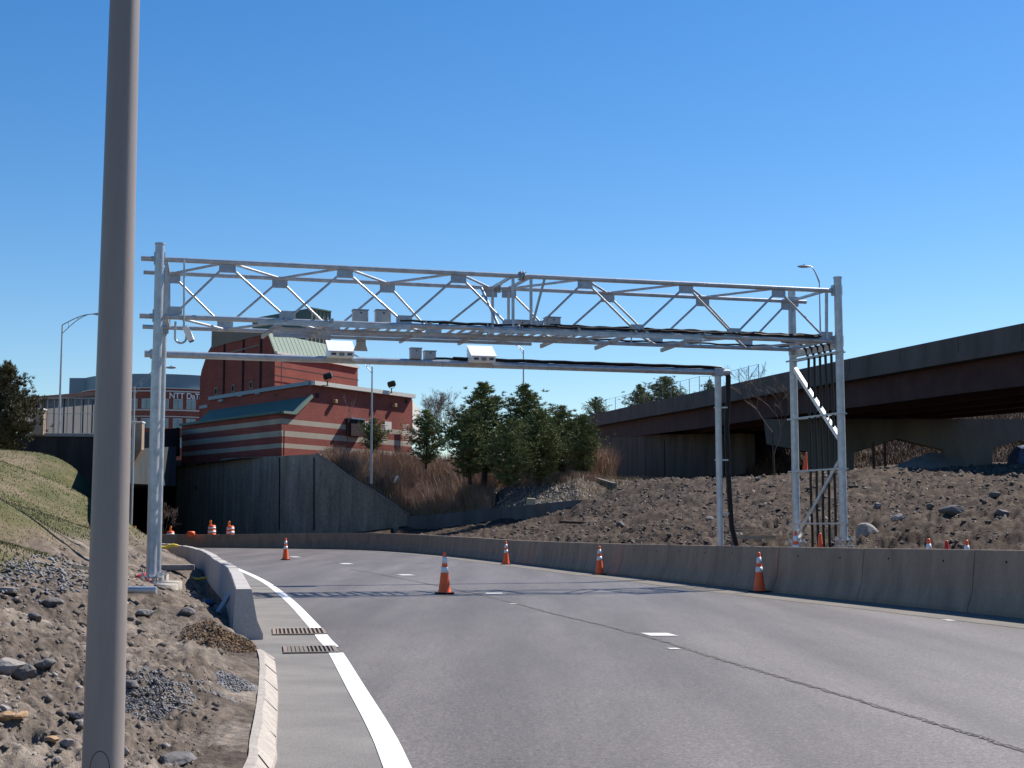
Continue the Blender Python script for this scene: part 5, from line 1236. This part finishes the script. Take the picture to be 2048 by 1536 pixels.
# ------------------------------------------------------------------ stones: individuals
def put_rock(seed, loc, size, m, label, cat='rock', name='rock', group=None, rz=0, emb=.35):
    me = rock_mesh(seed, *size); me.materials.append(m); o = bpy.data.objects.new(name, me); col.objects.link(o)
    o.location = (loc.x, loc.y, loc.z + size[2] * (1 - 2 * emb) * .9); o.rotation_euler = (0, 0, rz); tag(o, label, cat, group); return o
def ter(p): return Vector((p.x, p.y, float(terrain(np.array([p.x]), np.array([p.y]))[0])))
def hit(px, py):                    # where the line of sight through px,py meets the terrain
    r = ray(px, py); ts = np.concatenate([np.linspace(3, 30, 900), np.linspace(30, 130, 1600)]); x = r.x * ts; y = r.y * ts; z = EYE + r.z * ts
    tz_ = terrain(x, y); k = np.argmax(z < tz_); return Vector((x[k], y[k], tz_[k]))
rocks = [(1733, 1070, (.50, .42, .36), 'rockpale', 'big pale boulder right of the twin posts, largest on the dirt mound'), (1755, 1018, (.42, .35, .36), 'rock', 'dark boulder on the mound above the pale boulder'),
 (1905, 1025, (.75, .4, .3), 'rock', 'long grey stone lying aslant on the right of the mound'), (2005, 1030, (.45, .4, .3), 'rock', 'grey boulder on the mound nearest the right edge'),
 (1515, 960, (.35, .3, .22), 'rock', 'grey stone near the crest behind the bare tree'), (1240, 1052, (.45, .35, .35), 'rock', 'square grey block low on the mound left of the tube post'),
 (1860, 1015, (.3, .25, .2), 'rock', 'small dark stone left of the long aslant stone'), (1800, 1040, (.35, .25, .2), 'rockpale', 'pale flat stone between boulder and long stone'),
 (1420, 1040, (.3, .25, .15), 'rockpale', 'pale stone just left of the tube post'), (1990, 995, (.4, .3, .2), 'rock', 'stone high on the mound at far right'),
 (1130, 1012, (.45, .35, .2), 'rockpale', 'pale slab on the rubble beyond the low wall'),
 (45, 1360, (.14, .11, .12), 'rock', 'blue grey angular stone at the left edge, upright'), (15, 1345, (.16, .12, .09), 'rockpale', 'pale flat stone at the very left edge behind the upright one'),
 (90, 1335, (.10, .08, .05), 'rock', 'grey stone right of the upright stone'), (290, 1235, (.17, .1, .06), 'rockpale', 'low pale slab right of the big pole'),
 (375, 1230, (.12, .09, .07), 'rock', 'dark stone on the dirt below the gantry footing'), (262, 1380, (.09, .07, .05), 'rock', 'dark stone touching the right side of the big pole'),
 (10, 1448, (.06, .05, .035), 'rocktan', 'tan stone at the left edge near the bottom'), (40, 1452, (.09, .035, .025), 'rocktan', 'long tan stone next to the tan one at left'),
 (150, 1435, (.09, .05, .03), 'rock', 'dark flat stone left of the big pole near the bottom'), (158, 1452, (.035, .03, .025), 'rockpale', 'small white stone left of the pole'),
 (105, 1490, (.06, .05, .02), 'rocktan', 'orange tan chip lower left'), (135, 1488, (.045, .03, .025), 'rockpale', 'white chip right of the orange chip'),
 (115, 1522, (.03, .025, .02), 'rockpale', 'small beige pebble at the bottom left of the pole'), (10, 1425, (.06, .045, .04), 'rockpale', 'white stone above the tan ones at the left edge'),
 (355, 1530, (.17, .10, .06), 'rock', 'large dark slab at the bottom edge right of the pole'), (250, 1515, (.04, .03, .035), 'rockpale', 'white pebble against the pole at the bottom'),
 (100, 1212, (.18, .12, .07), 'rock', 'dark stone on the dirt slope left of the pole'), (70, 1240, (.12, .09, .07), 'rock', 'dark stone left of the flat slope'), (20, 1190, (.15, .1, .05), 'rockpale', 'pale stone on the upper dirt slope at left edge'),
 (250, 1162, (.2, .12, .06), 'rock', 'dark stone beside the pole near the footings')]
for i, (px, py, sz, m, lb) in enumerate(rocks):
    h = hit(px, py); k_ = (.72 if m == 'rockpale' else .5) if h.y > 20 else .85; sz = tuple(q_ * k_ for q_ in sz); put_rock(100 + i, h, sz, M[m], lb, rz=i * 1.3, group='stones lying on the dirt')

# gravel patches and leaf pile as uncountable stuff
def scatter_rocks(x, y, z, s, name, m, seed, label, cat):
    g = np.random.default_rng(seed); n = len(x)
    base = np.array([(0, 0, 1), (.9, 0, .2), (-.3, .85, .25), (-.5, -.8, .1), (.3, .5, -.5), (.2, -.6, -.5), (-.8, .1, -.4)]) 
    fc = np.array([(0, 1, 2), (0, 2, 3), (0, 3, 1), (1, 4, 2), (2, 6, 3), (3, 5, 1), (1, 5, 4), (2, 4, 6), (3, 6, 5), (4, 5, 6)])
    a = g.uniform(0, 2 * np.pi, n); ca, sa = np.cos(a), np.sin(a)
    v = base[None] * (1 + g.normal(0, .22, (n, 7, 3))); v = v * np.stack([g.uniform(.7, 1.4, n), g.uniform(.6, 1.1, n), g.uniform(.4, .9, n)], -1)[:, None] * s[:, None, None]
    vx = v[..., 0] * ca[:, None] - v[..., 1] * sa[:, None] + x[:, None]; vy = v[..., 0] * sa[:, None] + v[..., 1] * ca[:, None] + y[:, None]; vz = v[..., 2] + (z - .12 * s)[:, None]
    f = (np.arange(n)[:, None, None] * 7 + fc[None]).reshape(-1, 3)
    o = bare(np.stack([vx, vy, vz], -1).reshape(-1, 3), f, name, m, 'stuff'); tag(o, label, cat); return o
def scatter_region(n, xr_, yr_, seed, side, smin, smax, pw=3, dscale=12):
    g = np.random.default_rng(seed); y = yr_[0] * (yr_[1] / yr_[0]) ** g.random(n); w_ = g.uniform(-.42, .42, n); x = w_ * y
    ll, rr_, *_ = region(x, y); k = (ll if side == 'l' else rr_); x, y = x[k], y[k]
    if side == 'l': k = x < np.interp(y, lby, lbx) - .3; x, y = x[k], y[k]
    else: k = (x > np.interp(y, rby, rbx) + .6) & (y < 92); x, y = x[k], y[k]
    dn_ = fbm(x * .6, y * .6, 3); k = dn_ + g.random(len(x)) * .4 > .62; x, y = x[k], y[k]
    z = terrain(x, y)
    gr = (side == 'l') & (z > 1.0) & (y > 14); x, y, z = x[~gr], y[~gr], z[~gr]
    s = (smin + (smax - smin) * g.random(len(x)) ** pw) * np.clip(np.hypot(x, y) / dscale, .6, 3.0)
    return x, y, z, s
x, y, z, s = scatter_region(90000, None, (3.5, 40), 51, 'l', .004, .055, 6); scatter_rocks(x, y, z, s, 'soil_clods', M['clod'], 1, 'loose brown clods and crumbs on the bare soil at left', 'soil')
x, y, z, s = scatter_region(6000, None, (3.5, 40), 52, 'l', .006, .05, 4); scatter_rocks(x, y, z, s, 'pebbles', M['rockpale'], 2, 'pale pebbles scattered over the soil at left', 'pebbles')
x, y, z, s = scatter_region(110000, None, (20, 90), 53, 'r', .010, .10, 8, 34); scatter_rocks(x, y, z, s, 'soil_clods', M['clodark'], 3, 'brown clods covering the dirt mound behind the barrier', 'soil')
x, y, z, s = scatter_region(22000, None, (20, 90), 54, 'r', .008, .05, 5, 30); scatter_rocks(x, y, z, s, 'pebbles', M['rockpale'], 4, 'pale stones sprinkled over the dirt mound', 'pebbles')
def patch(px, py, rx, ry, n, smin, smax, name, m, seed, label, cat, lift=.0):
    g = np.random.default_rng(seed); c = hit(px, py); a = g.uniform(0, 2 * np.pi, n); r = np.sqrt(g.random(n)) * (1 + .25 * np.sin(3 * a)); x = c.x + rx * r * np.cos(a); y = c.y + ry * r * np.sin(a)
    z = terrain(x, y) + lift * np.clip(1 - r, 0, 1) * g.random(n); scatter_rocks(x, y, z, g.uniform(smin, smax, n), name, m, seed, label, cat)
patch(300, 1415, .22, .50, 3200, .005, .013, 'gravel_patch', M['gravelm'], 61, 'patch of blue grey crushed stone just right of the pole', 'gravel', .04)
patch(470, 1368, .16, .40, 1800, .005, .015, 'gravel_patch', M['gravelm'], 62, 'grey gravel patch near the kerb', 'gravel', .05)
patch(410, 1372, .22, .25, 250, .006, .02, 'gravel_patch', M['gravelm'], 63, 'thin trail of grey gravel between the two patches', 'gravel', .02)
def leaves(px, py, rx, ry, n, seed, label):
    g = np.random.default_rng(seed); c = hit(px, py); a = g.uniform(0, 2 * np.pi, n); r = g.random(n) ** .65; x = c.x + rx * r * np.cos(a); y = c.y + ry * r * np.sin(a); k = x < np.interp(y, lby, lbx) - .05; x, y, r = x[k], y[k], r[k]; n = len(x)
    z = terrain(x, y) + .035 * np.clip(1 - r, 0, 1) * g.random(n) + .006
    u = g.normal(0, 1, (n, 3)) * [1, 1, .45]; u /= np.linalg.norm(u, axis=-1, keepdims=True); v_ = np.cross(u, g.normal(0, .5, (n, 3)) + [0, 0, 1]); v_ /= np.linalg.norm(v_, axis=-1, keepdims=True); sz = g.uniform(.005, .013, (n, 1)); c_ = np.stack([x, y, z], -1)
    v = np.stack([c_ - u * sz * 1.4, c_ + v_ * sz * .8, c_ + u * sz * 1.4, c_ - v_ * sz * .8], 1).reshape(-1, 3); o = bare(v, np.arange(4 * n).reshape(-1, 4), 'leaf_litter', M['leafm'], 'stuff'); tag(o, label, 'leaves')
leaves(462, 1284, .5, .85, 8000, 64, 'drift of dead brown leaves against the end of the pale barrier')
patch(110, 1150, .5, 3.0, 900, .012, .04, 'gravel_patch', M['gravelm'], 65, 'band of grey gravel at the foot of the grass slope', 'gravel', .05)
patch(1050, 990, 2.5, 4, 10, .1, .2, 'rubble', M['rock'], 66, 'rubble at the crest beyond the low wall', 'rubble')
# rubble behind the low wall
g = np.random.default_rng(71); n = 1500; px_ = g.normal(1060, 45, n); s_ = g.uniform(.3, 9, n); x, y, z = hill(px_, s_); scatter_rocks(x, y, z, g.uniform(.04, .28, n) ** 1.2, 'rubble', M['rock'], 72, 'heap of broken grey rubble in front of the pines', 'rubble')
n = 700; px_ = g.normal(1070, 60, n); s_ = g.uniform(.3, 9, n); x, y, z = hill(px_, s_); scatter_rocks(x, y, z, g.uniform(.04, .2, n), 'rubble', M['rockpale'], 73, 'pale broken stones among the rubble before the pines', 'rubble')
# grass blades on the left slope
g = np.random.default_rng(81); n = 60000; y = 14 * (66 / 14) ** g.random(n); x = -y * g.uniform(.24, .5, n); ll, *_ = region(x, y); x, y = x[ll], y[ll]; z = terrain(x, y); gm = (z - .9 + (fbm(x * .8, y * .8, 4) - .5) * .9) > .1; x, y, z = x[gm], y[gm], z[gm]
blades(x, y, z, g.uniform(.012, .04, len(x)) * np.clip(y / 30, 1, 1.6), .008 * np.clip(y / 25, 1, 2.2), .4, g, 'grass', M['grassblade'], 'short patchy grass on the slope at left', 'grass')

# ------------------------------------------------------------------ site debris
def loose_box(px, py, size, m, name, label, cat, rz=0, lift=0, rot=None, bevel=.01):
    h = hit(px, py); c = h + Vector((0, 0, size[2] / 2 + lift)); o = MB().box((0, 0, 0), size).build(name, m, bevel=bevel); o.location = c
    o.rotation_euler = rot or (0, 0, rz); tag(o, label, cat); return o
loose_box(345, 1143, (1.15, .25, .16), M['rockpale'], 'concrete_block', 'long pale concrete block lying right of the gantry posts', 'block', .25, bevel=.03)
h = ter(XY(274, 31.5)); o = MB(); o.lathe([(.001, 0), (.12, .0), (.15, .10), (.15, .25), (.10, .3), (.001, .31)], c=(0, 0, 0), n=20); o = o.build('red_bucket', M['redplastic']); o.location = h + Vector((0, 0, .13)); o.rotation_euler = (0, R(75), .3); tag(o, 'red plastic bucket lying on its side behind the gantry posts', 'bucket')
h = hit(395, 1162); pts = [h + Vector((-.33 + .09 * k, .05 * math.sin(k), .06 + .02 * math.sin(k * 1.3))) for k in range(8)]; o = MB().path(pts, .035, n=8).build('yellow_hose', M['yellow']); tag(o, 'short length of yellow hose on the dirt by the inner barrier', 'hose')
h = hit(325, 1100); pts = [h + Vector((-.4 + .12 * k, .05 * math.sin(k * 2), .1 + .04 * math.sin(k * 1.3))) for k in range(8)]; o = MB().path(pts, .05, n=8).build('yellow_strap', M['yellow']); tag(o, 'yellow strap heaped on the dirt far behind the gantry posts', 'strap')
A = hit(436, 1226); B = A + Vector((.17, .22, .34)); o = MB().bar(A, B, .09, .05).build('timber_plank', M['rail']); tag(o, 'grey plank leaning against the back of the pale barrier', 'plank')
A = hit(445, 1200) ; o = MB().bar(A, A + Vector((.15, .1, .32)), .08, .05).build('timber_plank', M['timber']); tag(o, 'shorter plank standing by the back of the barrier', 'plank')
A = hit(480, 1125) if False else hit(145, 1148); o = MB().bar(hit(145, 1143) + Vector((0, 0, .05)), hit(200, 1153) + Vector((0, 0, .05)), .06, .04).build('timber_batten', M['timber']); tag(o, 'pale wooden batten lying left of the big pole', 'batten')
A = hit(262, 1193); o = MB().tube(A + Vector((-.5, -.1, .06)), A + Vector((.32, -.1, .05)), .045, n=12).build('steel_pipe', M['galv']); tag(o, 'short galvanised pipe on the dirt before the gantry footing', 'pipe')
h = hit(418, 1210); me = rock_mesh(405, .14, .10, .07, 3); me.materials.append(M['bluetarp']); o = bpy.data.objects.new('plastic_sheet', me); col.objects.link(o); o.location = h + Vector((0, 0, .03)); tag(o, 'crumpled blue plastic sheet behind the pale barrier', 'sheet')
# pallet beyond the barrier
h = P(1505, 1078, 40); t = thing('wooden_pallet', h, 'broken wooden pallet lying on the dirt right of the tube post', 'pallet')
for k in range(6): MB().box(h + Vector((-.5 + .2 * k, 0, .12 + .07 * (k % 3))), (.13, 1.1, .025), .35 + .06 * k).build('slat', M['timber'], t)
for k in range(3): MB().box(h + Vector((0, -.4 + .4 * k, .05)), (1.2, .09, .09), .2).build('bearer', M['timber'], t)
o = MB().box((0, 0, 0), (.55, .3, .42)).build('board', M['plywood'], bevel=.01); o.location = P(1062, 1003, 93.5); o.rotation_euler = (.1, .05, .2); tag(o, 'pale square board standing behind the low wall', 'board')
h = P(1170, 1046, 70); o = MB().box((0, 0, 0), (2.6, .25, .12)).build('timber_beam', M['bark'], bevel=.02); o.location = h; o.rotation_euler = (0, .04, .1); tag(o, 'dark timber beam lying at the left end of the dirt mound', 'beam')
h = P(792, 958, 116); me = rock_mesh(301, .10, .10, .38, 3); me.materials.append(M['white']); o = bpy.data.objects.new('plastic_bag', me); col.objects.link(o); o.location = h; o.rotation_euler = (.2, .5, 0); tag(o, 'torn white plastic bag caught in the brush', 'plastic bag')
